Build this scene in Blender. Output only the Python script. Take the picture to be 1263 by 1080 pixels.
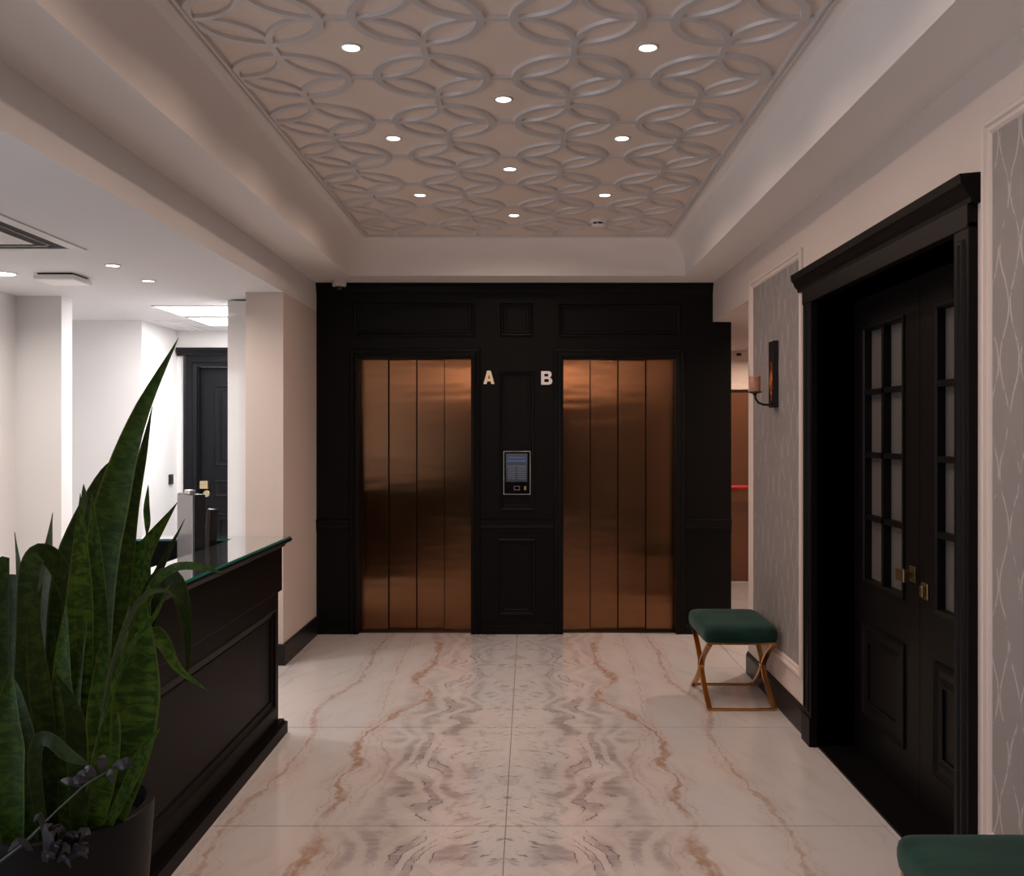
import bpy, math, random
from mathutils import Vector, Matrix

for _o in list(bpy.data.objects):
    bpy.data.objects.remove(_o, do_unlink=True)
SC = bpy.context.scene
COL = SC.collection
R = math.radians

# ------------------------------------------------------------------ camera
F = 1200.0                       # focal length in pixels of the 1263 px wide frame
EYE = 1.52
cam_d = bpy.data.cameras.new('camera')
cam_d.sensor_fit = 'HORIZONTAL'
cam_d.sensor_width = 36.0
cam_d.lens = 36.0 * F / 1263.0
cam_d.shift_x = -(653.0 - 631.5) / 1263.0
cam_d.shift_y = (535.0 - 540.0) / 1263.0
cam_d.clip_start = 0.05
cam = bpy.data.objects.new('camera', cam_d)
cam.location = (0, 0, EYE)
cam.rotation_euler = (R(90), 0, 0)
COL.objects.link(cam)
SC.camera = cam

# ------------------------------------------------------------------ world, light levels, exposure
SC.view_settings.view_transform = 'Standard'
SC.view_settings.look = 'None'
SC.view_settings.gamma = 1.0
SC.view_settings.exposure = 0.36
SC.view_settings.use_curve_mapping = False
world = bpy.data.worlds.new('overcast_sky')
SC.world = world
world.use_nodes = True
bgn = world.node_tree.nodes['Background']
bgn.inputs[0].default_value = (0.82, 0.89, 1.0, 1)
bgn.inputs[1].default_value = 2.1
pd = bpy.data.lights.new('window_portal', 'AREA'); pd.shape = 'RECTANGLE'; pd.size = 4.6; pd.size_y = 2.1; pd.cycles.is_portal = True
po = bpy.data.objects.new('window_portal', pd); COL.objects.link(po); po.location = (-3.60, 0.5, 1.25); po.rotation_euler = (R(90), 0, R(-90))
SPOT_SPREAD = 160.0
SPOT_W = 3.35                      # lobby downlights
SPOT_COL = (1.0, 0.725, 0.585)
PANEL_W = 20.0                    # reception light panels
PANEL_COL = (1.0, 0.975, 0.975)
RSPOT_W = 6.2
PASS_W = 22.0


def WX(px, Y): return (px - 653.0) / F * Y
def WZ(py, Y): return EYE - (py - 535.0) / F * Y


# ------------------------------------------------------------------ materials
def mat(name, col, rough=0.5, metal=0.0, emit=None, es=0.0, spec=0.5, coat=0.0, sheen=0.0, bump=None, var=None):
    m = bpy.data.materials.new(name); m.use_nodes = True
    nt = m.node_tree; b = nt.nodes['Principled BSDF']
    b.inputs['Base Color'].default_value = (*col, 1)
    b.inputs['Roughness'].default_value = rough
    b.inputs['Metallic'].default_value = metal
    b.inputs['Specular IOR Level'].default_value = spec
    b.inputs['Coat Weight'].default_value = coat
    b.inputs['Sheen Weight'].default_value = sheen
    if emit:
        b.inputs['Emission Color'].default_value = (*emit, 1)
        b.inputs['Emission Strength'].default_value = es
    if var:                                   # (scale, amount): soft tone variation of the paint
        g = nt.nodes.new('ShaderNodeNewGeometry')
        n = nt.nodes.new('ShaderNodeTexNoise'); n.inputs['Scale'].default_value = var[0]; n.inputs['Detail'].default_value = 4
        nt.links.new(g.outputs['Position'], n.inputs['Vector'])
        mx = nt.nodes.new('ShaderNodeMix'); mx.data_type = 'RGBA'
        mx.inputs[6].default_value = (*[c * (1 - var[1]) for c in col], 1)
        mx.inputs[7].default_value = (*[min(1, c * (1 + var[1])) for c in col], 1)
        nt.links.new(n.outputs['Fac'], mx.inputs[0]); nt.links.new(mx.outputs[2], b.inputs['Base Color'])
    if bump:                                  # (scale, strength, distance)
        g = nt.nodes.new('ShaderNodeNewGeometry')
        n = nt.nodes.new('ShaderNodeTexNoise'); n.inputs['Scale'].default_value = bump[0]; n.inputs['Detail'].default_value = 3
        nt.links.new(g.outputs['Position'], n.inputs['Vector'])
        bp = nt.nodes.new('ShaderNodeBump'); bp.inputs['Strength'].default_value = bump[1]; bp.inputs['Distance'].default_value = bump[2]
        nt.links.new(n.outputs['Fac'], bp.inputs['Height']); nt.links.new(bp.outputs['Normal'], b.inputs['Normal'])
    return m


class NT:
    """small helper to write node maths"""
    def __init__(s, nt): s.nt = nt
    def n(s, t, **kw):
        x = s.nt.nodes.new(t)
        for k, v in kw.items(): setattr(x, k, v)
        return x
    def lk(s, a, b):
        s.nt.links.new(a, b)
    def m(s, op, a, b=None, c=None, clamp=False):
        x = s.n('ShaderNodeMath', operation=op, use_clamp=clamp)
        for i, v in enumerate((a, b, c)):
            if v is None: continue
            if isinstance(v, (int, float)): x.inputs[i].default_value = v
            else: s.lk(v, x.inputs[i])
        return x.outputs[0]
    def comb(s, a, b, c):
        x = s.n('ShaderNodeCombineXYZ')
        for i, v in enumerate((a, b, c)):
            if isinstance(v, (int, float)): x.inputs[i].default_value = v
            else: s.lk(v, x.inputs[i])
        return x.outputs[0]
    def noise(s, vec, scale, detail=3, rough=0.55, dist=0.0):
        x = s.n('ShaderNodeTexNoise')
        x.inputs['Scale'].default_value = scale; x.inputs['Detail'].default_value = detail
        x.inputs['Roughness'].default_value = rough; x.inputs['Distortion'].default_value = dist
        s.lk(vec, x.inputs['Vector']); return x.outputs['Fac']
    def ramp(s, v, lo, hi, a=0.0, b=1.0, smooth=True):
        x = s.n('ShaderNodeMapRange', interpolation_type='SMOOTHSTEP' if smooth else 'LINEAR')
        s.lk(v, x.inputs[0])
        x.inputs[1].default_value = lo; x.inputs[2].default_value = hi
        x.inputs[3].default_value = a; x.inputs[4].default_value = b
        return x.outputs[0]
    def mix(s, f, a, b):
        x = s.n('ShaderNodeMix', data_type='RGBA')
        if isinstance(f, (int, float)): x.inputs[0].default_value = f
        else: s.lk(f, x.inputs[0])
        for i, v in ((6, a), (7, b)):
            if isinstance(v, tuple): x.inputs[i].default_value = (*v, 1)
            else: s.lk(v, x.inputs[i])
        return x.outputs[2]
    def curve(s, v, v0, v1, pts):
        """y = curve(v), v from v0..v1, pts (v, y) with y in 0..2"""
        t = s.ramp(v, v0, v1, smooth=False)
        x = s.n('ShaderNodeFloatCurve')
        c = x.mapping.curves[0]
        pp = sorted(((p - v0) / (v1 - v0), y / 2.0) for p, y in pts)
        c.points[0].location = pp[0]; c.points[1].location = pp[-1]
        for q in pp[1:-1]: c.points.new(*q)
        x.mapping.update()
        s.lk(t, x.inputs['Value'])
        return s.m('MULTIPLY', x.outputs[0], 2.0)


XC = -0.092        # the centre joint about which the slabs are book-matched


def marble_material():
    m = bpy.data.materials.new('bookmatched_marble'); m.use_nodes = True
    k = NT(m.node_tree); b = m.node_tree.nodes['Principled BSDF']
    g = k.n('ShaderNodeNewGeometry'); sp = k.n('ShaderNodeSeparateXYZ'); k.lk(g.outputs['Position'], sp.inputs[0])
    u = k.m('ABSOLUTE', k.m('SUBTRACT', sp.outputs[0], XC)); y = sp.outputs[1]
    # mirrored coordinate, gently warped
    q = k.comb(u, y, 0.0)
    w1 = k.m('SUBTRACT', k.noise(q, 2.2, 4), 0.5); w2 = k.m('SUBTRACT', k.noise(k.comb(u, y, 4.7), 6.5, 4, 0.65), 0.5)
    w3 = k.m('SUBTRACT', k.noise(k.comb(u, y, 9.1), 22.0, 3, 0.6), 0.5)
    fine = k.m('ADD', k.m('MULTIPLY', w2, 0.09), k.m('MULTIPLY', w3, 0.03))
    col = k.mix(k.ramp(k.noise(q, 1.1, 4), 0.35, 0.7), (0.575, 0.552, 0.545), (0.545, 0.548, 0.568))
    # pale warm clouds and fine streaks along the diagonal
    diag = k.comb(k.m('ADD', u, k.m('MULTIPLY', y, 0.55)), k.m('MULTIPLY', k.m('SUBTRACT', y, u), 0.22), 2.0)
    col = k.mix(k.m('MULTIPLY', k.ramp(k.noise(diag, 5.0, 6, 0.62, 0.5), 0.52, 0.80), 0.5), col, (0.47, 0.375, 0.325))
    dg2 = k.comb(k.m('MULTIPLY', k.m('ADD', u, k.m('ADD', k.m('MULTIPLY', y, 0.30), k.m('MULTIPLY', w1, 0.25))), 13.0), k.m('MULTIPLY', k.m('SUBTRACT', y, u), 1.6), 6.0)
    col = k.mix(k.m('MULTIPLY', k.ramp(k.noise(dg2, 1.0, 6, 0.65, 0.4), 0.52, 0.74), 0.42), col, (0.40, 0.375, 0.38))
    # grey agate masses either side of the centre
    uw = k.m('ADD', u, k.m('MULTIPLY', w1, 0.30))
    zone = k.m('MULTIPLY', k.ramp(uw, 0.70, 0.44), k.ramp(uw, 0.10, 0.24))
    zone = k.m('MULTIPLY', zone, k.ramp(k.m('ADD', y, k.m('MULTIPLY', w1, 1.2)), 6.2, 4.9, 0.45, 1.0))
    fld = k.m('ADD', k.m('MULTIPLY', k.noise(k.comb(k.m('MULTIPLY', u, 1.0), k.m('MULTIPLY', y, 0.9), 1.3), 2.3, 1, 0.5, 0.2), 0.62), k.m('MULTIPLY', u, 0.9))
    fld = k.m('ADD', fld, k.m('ADD', k.m('MULTIPLY', w3, 0.055), k.m('MULTIPLY', w2, 0.05)))
    ph = k.m('MULTIPLY', fld, 50.0)
    band = k.m('MULTIPLY_ADD', k.m('SINE', ph), 0.5, 0.5)
    patch = k.ramp(k.noise(k.comb(u, y, 7.0), 2.8, 4, 0.6), 0.30, 0.54)
    feather = k.ramp(k.noise(k.comb(k.m('MULTIPLY', u, 8.0), k.m('MULTIPLY', y, 26.0), 3.0), 1.0, 4, 0.7), 0.30, 0.68, 0.62, 1.0)
    gb = k.m('MULTIPLY', k.m('MULTIPLY', k.m('MULTIPLY_ADD', k.ramp(band, 0.05, 1.0), 0.72, 0.28), zone), k.m('MULTIPLY', patch, feather))
    col = k.mix(k.m('MULTIPLY', gb, 1.0), col, (0.265, 0.245, 0.255))
    # thin inky lines that follow some of the bands
    edge = k.ramp(k.m('ABSOLUTE', k.m('SUBTRACT', band, 0.62)), 0.14, 0.03)
    zin = k.m('MULTIPLY', k.ramp(uw, 0.52, 0.40), k.ramp(uw, 0.12, 0.22))
    dk = k.m('MULTIPLY', k.m('MULTIPLY', edge, zin), k.ramp(k.noise(k.comb(u, y, 12.0), 5.0, 5, 0.7), 0.49, 0.57))
    col = k.mix(k.m('MULTIPLY', dk, 0.85), col, (0.12, 0.108, 0.125))
    # short dark herringbone ticks fanning out from the centre joint
    tx = k.comb(k.m('MULTIPLY', k.m('SUBTRACT', u, k.m('MULTIPLY', y, 0.7)), 9.0), k.m('MULTIPLY', k.m('ADD', y, k.m('MULTIPLY', u, 0.65)), 34.0), 0.0)
    tick = k.m('MULTIPLY', k.ramp(k.noise(tx, 1.0, 3, 0.6), 0.56, 0.66), k.ramp(u, 0.30, 0.06))
    tick = k.m('MULTIPLY', tick, k.ramp(k.noise(k.comb(u, y, 20.0), 3.2, 3), 0.40, 0.55))
    col = k.mix(k.m('MULTIPLY', tick, 0.8), col, (0.16, 0.145, 0.16))
    soft = k.m('MULTIPLY', k.ramp(k.noise(k.comb(k.m('MULTIPLY', u, 9.0), k.m('MULTIPLY', y, 7.0), 8.0), 1.0, 4, 0.6, 1.0), 0.55, 0.68), k.ramp(u, 0.55, 0.15))
    col = k.mix(k.m('MULTIPLY', soft, 0.5), col, (0.36, 0.34, 0.345))
    # rust-brown veins
    def vein(pts, width, off, colr, strength):
        c = k.curve(y, 2.6, 7.6, pts)
        d = k.m('SUBTRACT', k.m('ADD', u, fine), c)
        w = k.m('MULTIPLY', k.ramp(k.noise(k.comb(u, y, off), 3.4, 3), 0.32, 0.72, 0.22, 1.6), width)
        f = k.m('SUBTRACT', 1.0, k.m('DIVIDE', k.m('ABSOLUTE', d), w), clamp=True)
        f = k.ramp(f, 0.0, 0.8)
        # hair lines running beside the main vein
        h1 = k.ramp(k.m('ABSOLUTE', k.m('ADD', d, k.m('MULTIPLY', k.m('ADD', w2, 0.35), 0.11))), 0.007, 0.001)
        h2 = k.ramp(k.m('ABSOLUTE', k.m('SUBTRACT', d, k.m('MULTIPLY', k.m('ADD', w1, 0.30), 0.12))), 0.006, 0.001)
        f = k.m('MAXIMUM', f, k.m('MULTIPLY', k.m('MAXIMUM', h1, h2), 0.55))
        br = k.ramp(k.noise(k.comb(k.m('MULTIPLY', u, 2.2), y, off + 3), 14.0, 5, 0.7), 0.30, 0.60, 0.30, 1.0)
        gap = k.ramp(k.noise(k.comb(u, y, off + 6), 1.7, 2), 0.34, 0.46, 0.30, 1.0)
        halo = k.m('MULTIPLY', k.ramp(k.m('ABSOLUTE', d), 0.12, 0.0), 0.10)
        return k.m('MAXIMUM', k.m('MULTIPLY', k.m('MULTIPLY', k.m('MULTIPLY', f, br), gap), strength), k.m('MULTIPLY', halo, gap)), colr
    V1 = [(2.6, .75), (3.37, .73), (3.63, .70), (3.81, .725), (4.08, .70), (4.3, .74), (4.52, .70), (4.64, .75), (5.24, .64), (5.75, .49), (5.95, .60), (6.56, .54), (7.36, .61)]
    V2 = [(2.6, 1.0), (3.39, 1.06), (3.6, 1.075), (4.0, 1.08), (4.2, 1.03), (4.58, 1.01), (4.9, 1.0), (5.32, 1.075), (5.68, 1.03), (5.84, .98), (6.33, .96), (6.92, .99), (7.5, .93)]
    V3 = [(2.6, .55), (3.49, .61), (3.7, .60), (4.0, .62), (4.4, .56), (5.0, .68), (6.0, .75), (7.5, .78)]
    for f, c in (vein(V1, 0.040, 31.0, (0.335, 0.205, 0.12), 0.85), vein(V2, 0.024, 41.0, (0.36, 0.235, 0.155), 0.65), vein(V3, 0.010, 51.0, (0.36, 0.235, 0.165), 0.55)):
        col = k.mix(f, col, c)
    k.lk(col, b.inputs['Base Color'])
    b.inputs['Roughness'].default_value = 0.13
    b.inputs['Specular IOR Level'].default_value = 0.4
    return m


def wallpaper_material():
    m = bpy.data.materials.new('grey_trellis_wallpaper'); m.use_nodes = True
    k = NT(m.node_tree); b = m.node_tree.nodes['Principled BSDF']
    g = k.n('ShaderNodeNewGeometry'); sp = k.n('ShaderNodeSeparateXYZ'); k.lk(g.outputs['Position'], sp.inputs[0])
    y, z = sp.outputs[1], sp.outputs[2]
    p, qz, a = 0.062, 0.33, 0.0265
    xs = k.m('DIVIDE', y, p)
    xi = k.m('ROUND', xs)
    par = k.m('SUBTRACT', 1.0, k.m('MULTIPLY', k.m('ABSOLUTE', k.m('MODULO', xi, 2.0)), 2.0))
    wob = k.m('MULTIPLY', k.m('SUBTRACT', k.noise(g.outputs['Position'], 16.0, 3), 0.5), 0.016)
    s = k.m('MULTIPLY', k.m('SINE', k.m('MULTIPLY', z, 2 * math.pi / qz)), a)
    d = k.m('ABSOLUTE', k.m('ADD', k.m('SUBTRACT', k.m('MULTIPLY', k.m('SUBTRACT', xs, xi), p), k.m('MULTIPLY', s, par)), wob))
    ln = k.ramp(d, 0.0050, 0.0024)
    ln = k.m('MULTIPLY', ln, k.ramp(k.noise(g.outputs['Position'], 9.0, 4, 0.65), 0.43, 0.54))
    spk = k.ramp(k.noise(g.outputs['Position'], 60.0, 3, 0.7), 0.66, 0.74)
    base = k.mix(k.noise(g.outputs['Position'], 7.0, 4), (0.205, 0.187, 0.182), (0.26, 0.24, 0.235))
    c = k.mix(k.m('MULTIPLY', spk, 0.25), base, (0.36, 0.34, 0.34))
    c = k.mix(k.m('MULTIPLY', ln, 0.8), c, (0.46, 0.43, 0.43))
    k.lk(c, b.inputs['Base Color'])
    b.inputs['Roughness'].default_value = 0.55
    return m


def leaf_material(name, dark, light, scale, margin=(0.085, 0.105, 0.012)):
    """mottled cross-banded blade; 'across' runs -1..1 over the blade, 'along' is metres from the base"""
    m = bpy.data.materials.new(name); m.use_nodes = True
    k = NT(m.node_tree); b = m.node_tree.nodes['Principled BSDF']
    ac = k.n('ShaderNodeAttribute', attribute_name='across').outputs['Fac']; al = k.n('ShaderNodeAttribute', attribute_name='along').outputs['Fac']
    oi = k.n('ShaderNodeObjectInfo')
    seed = k.m('MULTIPLY', oi.outputs['Random'], 40.0)
    f = k.ramp(k.noise(k.comb(k.m('MULTIPLY', ac, 0.9), k.m('MULTIPLY', al, scale), seed), 1.0, 4, 0.62, 0.7), 0.40, 0.62)
    streak = k.ramp(k.noise(k.comb(k.m('MULTIPLY', ac, 7.0), k.m('MULTIPLY', al, 1.5), seed), 1.0, 2), 0.35, 0.65, 0.65, 1.0)
    c = k.mix(k.m('MULTIPLY', f, streak), dark, light)
    c = k.mix(k.m('MULTIPLY', oi.outputs['Random'], 0.45), c, tuple(x * 0.5 for x in dark))
    ed = k.m('MULTIPLY', k.ramp(k.m('ABSOLUTE', ac), 0.86, 0.95), 0.6)
    c = k.mix(ed, c, margin)
    k.lk(c, b.inputs['Base Color'])
    b.inputs['Roughness'].default_value = 0.48
    b.inputs['Specular IOR Level'].default_value = 0.14
    return m


def copper_material():
    m = bpy.data.materials.new('brushed_copper_steel'); m.use_nodes = True
    k = NT(m.node_tree); b = m.node_tree.nodes['Principled BSDF']
    g = k.n('ShaderNodeNewGeometry'); sp = k.n('ShaderNodeSeparateXYZ'); k.lk(g.outputs['Position'], sp.inputs[0])
    hair = k.noise(k.comb(k.m('MULTIPLY', sp.outputs[0], 3.0), 0.0, k.m('MULTIPLY', sp.outputs[2], 420.0)), 1.0, 2)
    c = k.mix(hair, (0.245, 0.120, 0.060), (0.295, 0.148, 0.075))
    k.lk(c, b.inputs['Base Color'])
    b.inputs['Metallic'].default_value = 1.0
    b.inputs['Roughness'].default_value = 0.17
    b.inputs['Anisotropic'].default_value = 0.85
    tg = k.n('ShaderNodeTangent', direction_type='RADIAL', axis='Z'); k.lk(tg.outputs[0], b.inputs['Tangent'])
    wv = k.noise(k.comb(k.m('MULTIPLY', sp.outputs[0], 2.5), 0.0, k.m('MULTIPLY', sp.outputs[2], 9.0)), 1.0, 1)
    bp = k.n('ShaderNodeBump'); bp.inputs['Strength'].default_value = 0.3; bp.inputs['Distance'].default_value = 0.004
    k.lk(wv, bp.inputs['Height']); k.lk(bp.outputs[0], b.inputs['Normal'])
    return m


def screen_material():
    m = bpy.data.materials.new('lift_display_screen'); m.use_nodes = True
    k = NT(m.node_tree); b = m.node_tree.nodes['Principled BSDF']
    tc = k.n('ShaderNodeTexCoord'); sp = k.n('ShaderNodeSeparateXYZ'); k.lk(tc.outputs['Generated'], sp.inputs[0])
    x, z = sp.outputs[0], sp.outputs[2]
    noi = k.noise(k.comb(k.m('MULTIPLY', x, 26.0), 0.0, k.m('MULTIPLY', z, 40.0)), 1.0, 2)
    def box(x0, x1, z0, z1):
        f = k.m('MULTIPLY', k.m('GREATER_THAN', x, x0), k.m('LESS_THAN', x, x1))
        return k.m('MULTIPLY', f, k.m('MULTIPLY', k.m('GREATER_THAN', z, z0), k.m('LESS_THAN', z, z1)))
    c = k.mix(z, (0.030, 0.036, 0.050), (0.085, 0.092, 0.105))
    txt = k.ramp(noi, 0.42, 0.50)
    c = k.mix(k.m('MULTIPLY', box(0.12, 0.90, 0.83, 0.88), txt), c, (0.12, 0.17, 0.34))
    c = k.mix(k.m('MULTIPLY', box(0.05, 0.95, 0.71, 0.77), k.m('MULTIPLY_ADD', txt, 0.6, 0.4)), c, (0.10, 0.15, 0.42))
    rows = k.m('GREATER_THAN', k.m('FRACT', k.m('MULTIPLY', z, 14.0)), 0.45)
    tb = k.m('MAXIMUM', box(0.08, 0.46, 0.06, 0.56), box(0.52, 0.88, 0.06, 0.56))
    c = k.mix(k.m('MULTIPLY', tb, k.m('MULTIPLY', rows, txt)), c, (0.20, 0.18, 0.21))
    c = k.mix(k.m('MAXIMUM', box(0.06, 0.92, 0.56, 0.575), box(0.90, 0.92, 0.04, 0.575)), c, (0.16, 0.19, 0.30))
    b.inputs['Base Color'].default_value = (0.01, 0.01, 0.012, 1)
    b.inputs['Roughness'].default_value = 0.2
    k.lk(c, b.inputs['Emission Color']); b.inputs['Emission Strength'].default_value = 0.36
    return m


def velvet_material():
    m = bpy.data.materials.new('green_velvet'); m.use_nodes = True
    k = NT(m.node_tree); b = m.node_tree.nodes['Principled BSDF']
    g = k.n('ShaderNodeNewGeometry')
    mp = k.n('ShaderNodeMapping'); mp.inputs['Scale'].default_value = (3.0, 8.0, 9.0); k.lk(g.outputs['Position'], mp.inputs[0])
    f = k.ramp(k.noise(mp.outputs[0], 1.0, 3, 0.6, 0.6), 0.35, 0.68)
    c = k.mix(f, (0.002, 0.019, 0.015), (0.006, 0.038, 0.028))
    k.lk(c, b.inputs['Base Color'])
    b.inputs['Roughness'].default_value = 0.85
    b.inputs['Sheen Weight'].default_value = 0.15
    b.inputs['Sheen Tint'].default_value = (0.5, 0.8, 0.7, 1)
    b.inputs['Specular IOR Level'].default_value = 0.2
    return m


M = {}
M['paint'] = mat('warm_cream_wall_paint', (0.60, 0.52, 0.475), 0.65, var=(1.5, 0.02))
M['cpaint'] = mat('warm_white_ceiling_paint', (0.80, 0.755, 0.725), 0.7)
M['rpaint'] = mat('white_wall_paint', (0.74, 0.72, 0.71), 0.6)
M['rceil'] = mat('white_ceiling_paint', (0.72, 0.71, 0.71), 0.7)
M['field'] = mat('beige_ceiling_panel', (0.78, 0.66, 0.575), 0.55, var=(3.0, 0.05))
M['lattice'] = mat('silver_grey_lattice', (0.64, 0.60, 0.585), 0.36, 0.10, bump=(90, 0.15, 0.004))
M['black'] = mat('black_satin_lacquer', (0.0033, 0.0033, 0.0034), 0.45, spec=0.13)
M['blackbase'] = mat('black_skirting', (0.006, 0.0056, 0.0054), 0.38, spec=0.35)
M['doorblack'] = mat('black_door_paint', (0.0036, 0.0029, 0.0027), 0.45, spec=0.14)
M['farblack'] = mat('charcoal_door_paint', (0.0036, 0.0037, 0.0052), 0.45, spec=0.2)
M['counter'] = mat('black_stained_wood', (0.0026, 0.0019, 0.0017), 0.45, spec=0.08, bump=(30, 0.05, 0.002))
M['marble'] = marble_material()
M['grout'] = mat('brown_grout', (0.20, 0.15, 0.12), 0.9)
M['wallpaper'] = wallpaper_material()
M['copper'] = copper_material()
M['steel'] = mat('dark_sill_steel', (0.06, 0.055, 0.05), 0.4, 0.9)
M['brass'] = mat('antique_brass', (0.52, 0.27, 0.085), 0.26, 1.0)
M['palebrass'] = mat('pale_brass', (0.62, 0.50, 0.30), 0.3, 1.0)
M['darkbrass'] = mat('aged_brass', (0.30, 0.22, 0.10), 0.35, 1.0)
M['velvet'] = velvet_material()
M['lens'] = mat('lamp_lens', (1, 1, 1), 0.3, emit=(1.0, 0.86, 0.76), es=9.0)
M['lens_cool'] = mat('lamp_lens_neutral', (1, 1, 1), 0.3, emit=(1.0, 0.95, 0.90), es=6.0)
M['panel'] = mat('light_panel_diffuser', (1, 1, 1), 0.4, emit=(1.0, 0.98, 0.98), es=2.6)
M['white'] = mat('white_plastic', (0.66, 0.64, 0.62), 0.4)
M['brightwhite'] = mat('bright_white_plastic', (0.88, 0.87, 0.86), 0.4)
M['gloss'] = mat('glossy_white_laminate', (0.74, 0.72, 0.71), 0.06, coat=0.6)
M['lensd'] = mat('black_plastic', (0.012, 0.012, 0.013), 0.25)
M['slot'] = mat('dark_air_slot', (0.008, 0.008, 0.008), 0.8)
M['letter'] = mat('polished_gold', (1.0, 0.88, 0.62), 0.5, 0.4)
M['letter_silver'] = mat('polished_silver', (0.92, 0.90, 0.88), 0.5, 0.85)
M['silver'] = mat('silver_edge', (0.62, 0.62, 0.60), 0.3, 1.0)
M['blackglass'] = mat('black_glass', (0.004, 0.004, 0.004), 0.05)
M['screen'] = screen_material()
M['tint'] = mat('dark_tinted_glass', (0.035, 0.032, 0.030), 0.3)
M['frost'] = mat('frosted_grey_glass', (0.085, 0.077, 0.070), 0.5, spec=0.3)
M['iron'] = mat('black_wrought_iron', (0.010, 0.009, 0.009), 0.45, 0.3)
M['amber'] = mat('copper_mirror', (0.62, 0.27, 0.07), 0.16, 1.0)
M['candle'] = mat('amber_candle_glass', (0.42, 0.21, 0.13), 0.30, var=(55, 0.45))
M['wood'] = mat('red_brown_wood', (0.135, 0.050, 0.018), 0.42, var=(3, 0.2))
M['red'] = mat('red_push_bar', (0.55, 0.018, 0.014), 0.35)
M['pot'] = mat('matt_black_pot', (0.0032, 0.0033, 0.0037), 0.5, spec=0.2)
M['soil'] = mat('dark_soil', (0.012, 0.009, 0.007), 0.95, bump=(70, 1.0, 0.02))
M['leaf'] = leaf_material('snake_plant_leaf', (0.012, 0.034, 0.0018), (0.046, 0.096, 0.006), 55)
M['leaf2'] = leaf_material('snake_plant_leaf_dark', (0.008, 0.019, 0.0012), (0.025, 0.048, 0.004), 60, (0.05, 0.06, 0.010))
M['leafgrey'] = leaf_material('snake_plant_leaf_back', (0.030, 0.044, 0.016), (0.058, 0.074, 0.032), 30)
M['tip'] = mat('dry_leaf_tip', (0.085, 0.055, 0.030), 0.8)
M['sprig'] = mat('grey_purple_dry_leaf', (0.016, 0.014, 0.019), 0.45)
M['stem'] = mat('olive_stem', (0.020, 0.023, 0.012), 0.6)
M['desk'] = mat('dark_desk', (0.020, 0.018, 0.018), 0.5)
M['scr'] = mat('grey_monitor_face', (0.36, 0.34, 0.33), 0.18)

mg = bpy.data.materials.new('counter_glass'); mg.use_nodes = True
_b = mg.node_tree.nodes['Principled BSDF']
_b.inputs['Base Color'].default_value = (0.045, 0.060, 0.062, 1); _b.inputs['Roughness'].default_value = 0.03
_b.inputs['Specular IOR Level'].default_value = 0.75; _b.inputs['Coat Weight'].default_value = 1.0; _b.inputs['Coat Roughness'].default_value = 0.02
M['glass'] = mg
M['glassedge'] = mat('green_glass_edge', (0.02, 0.20, 0.16), 0.12)


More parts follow.
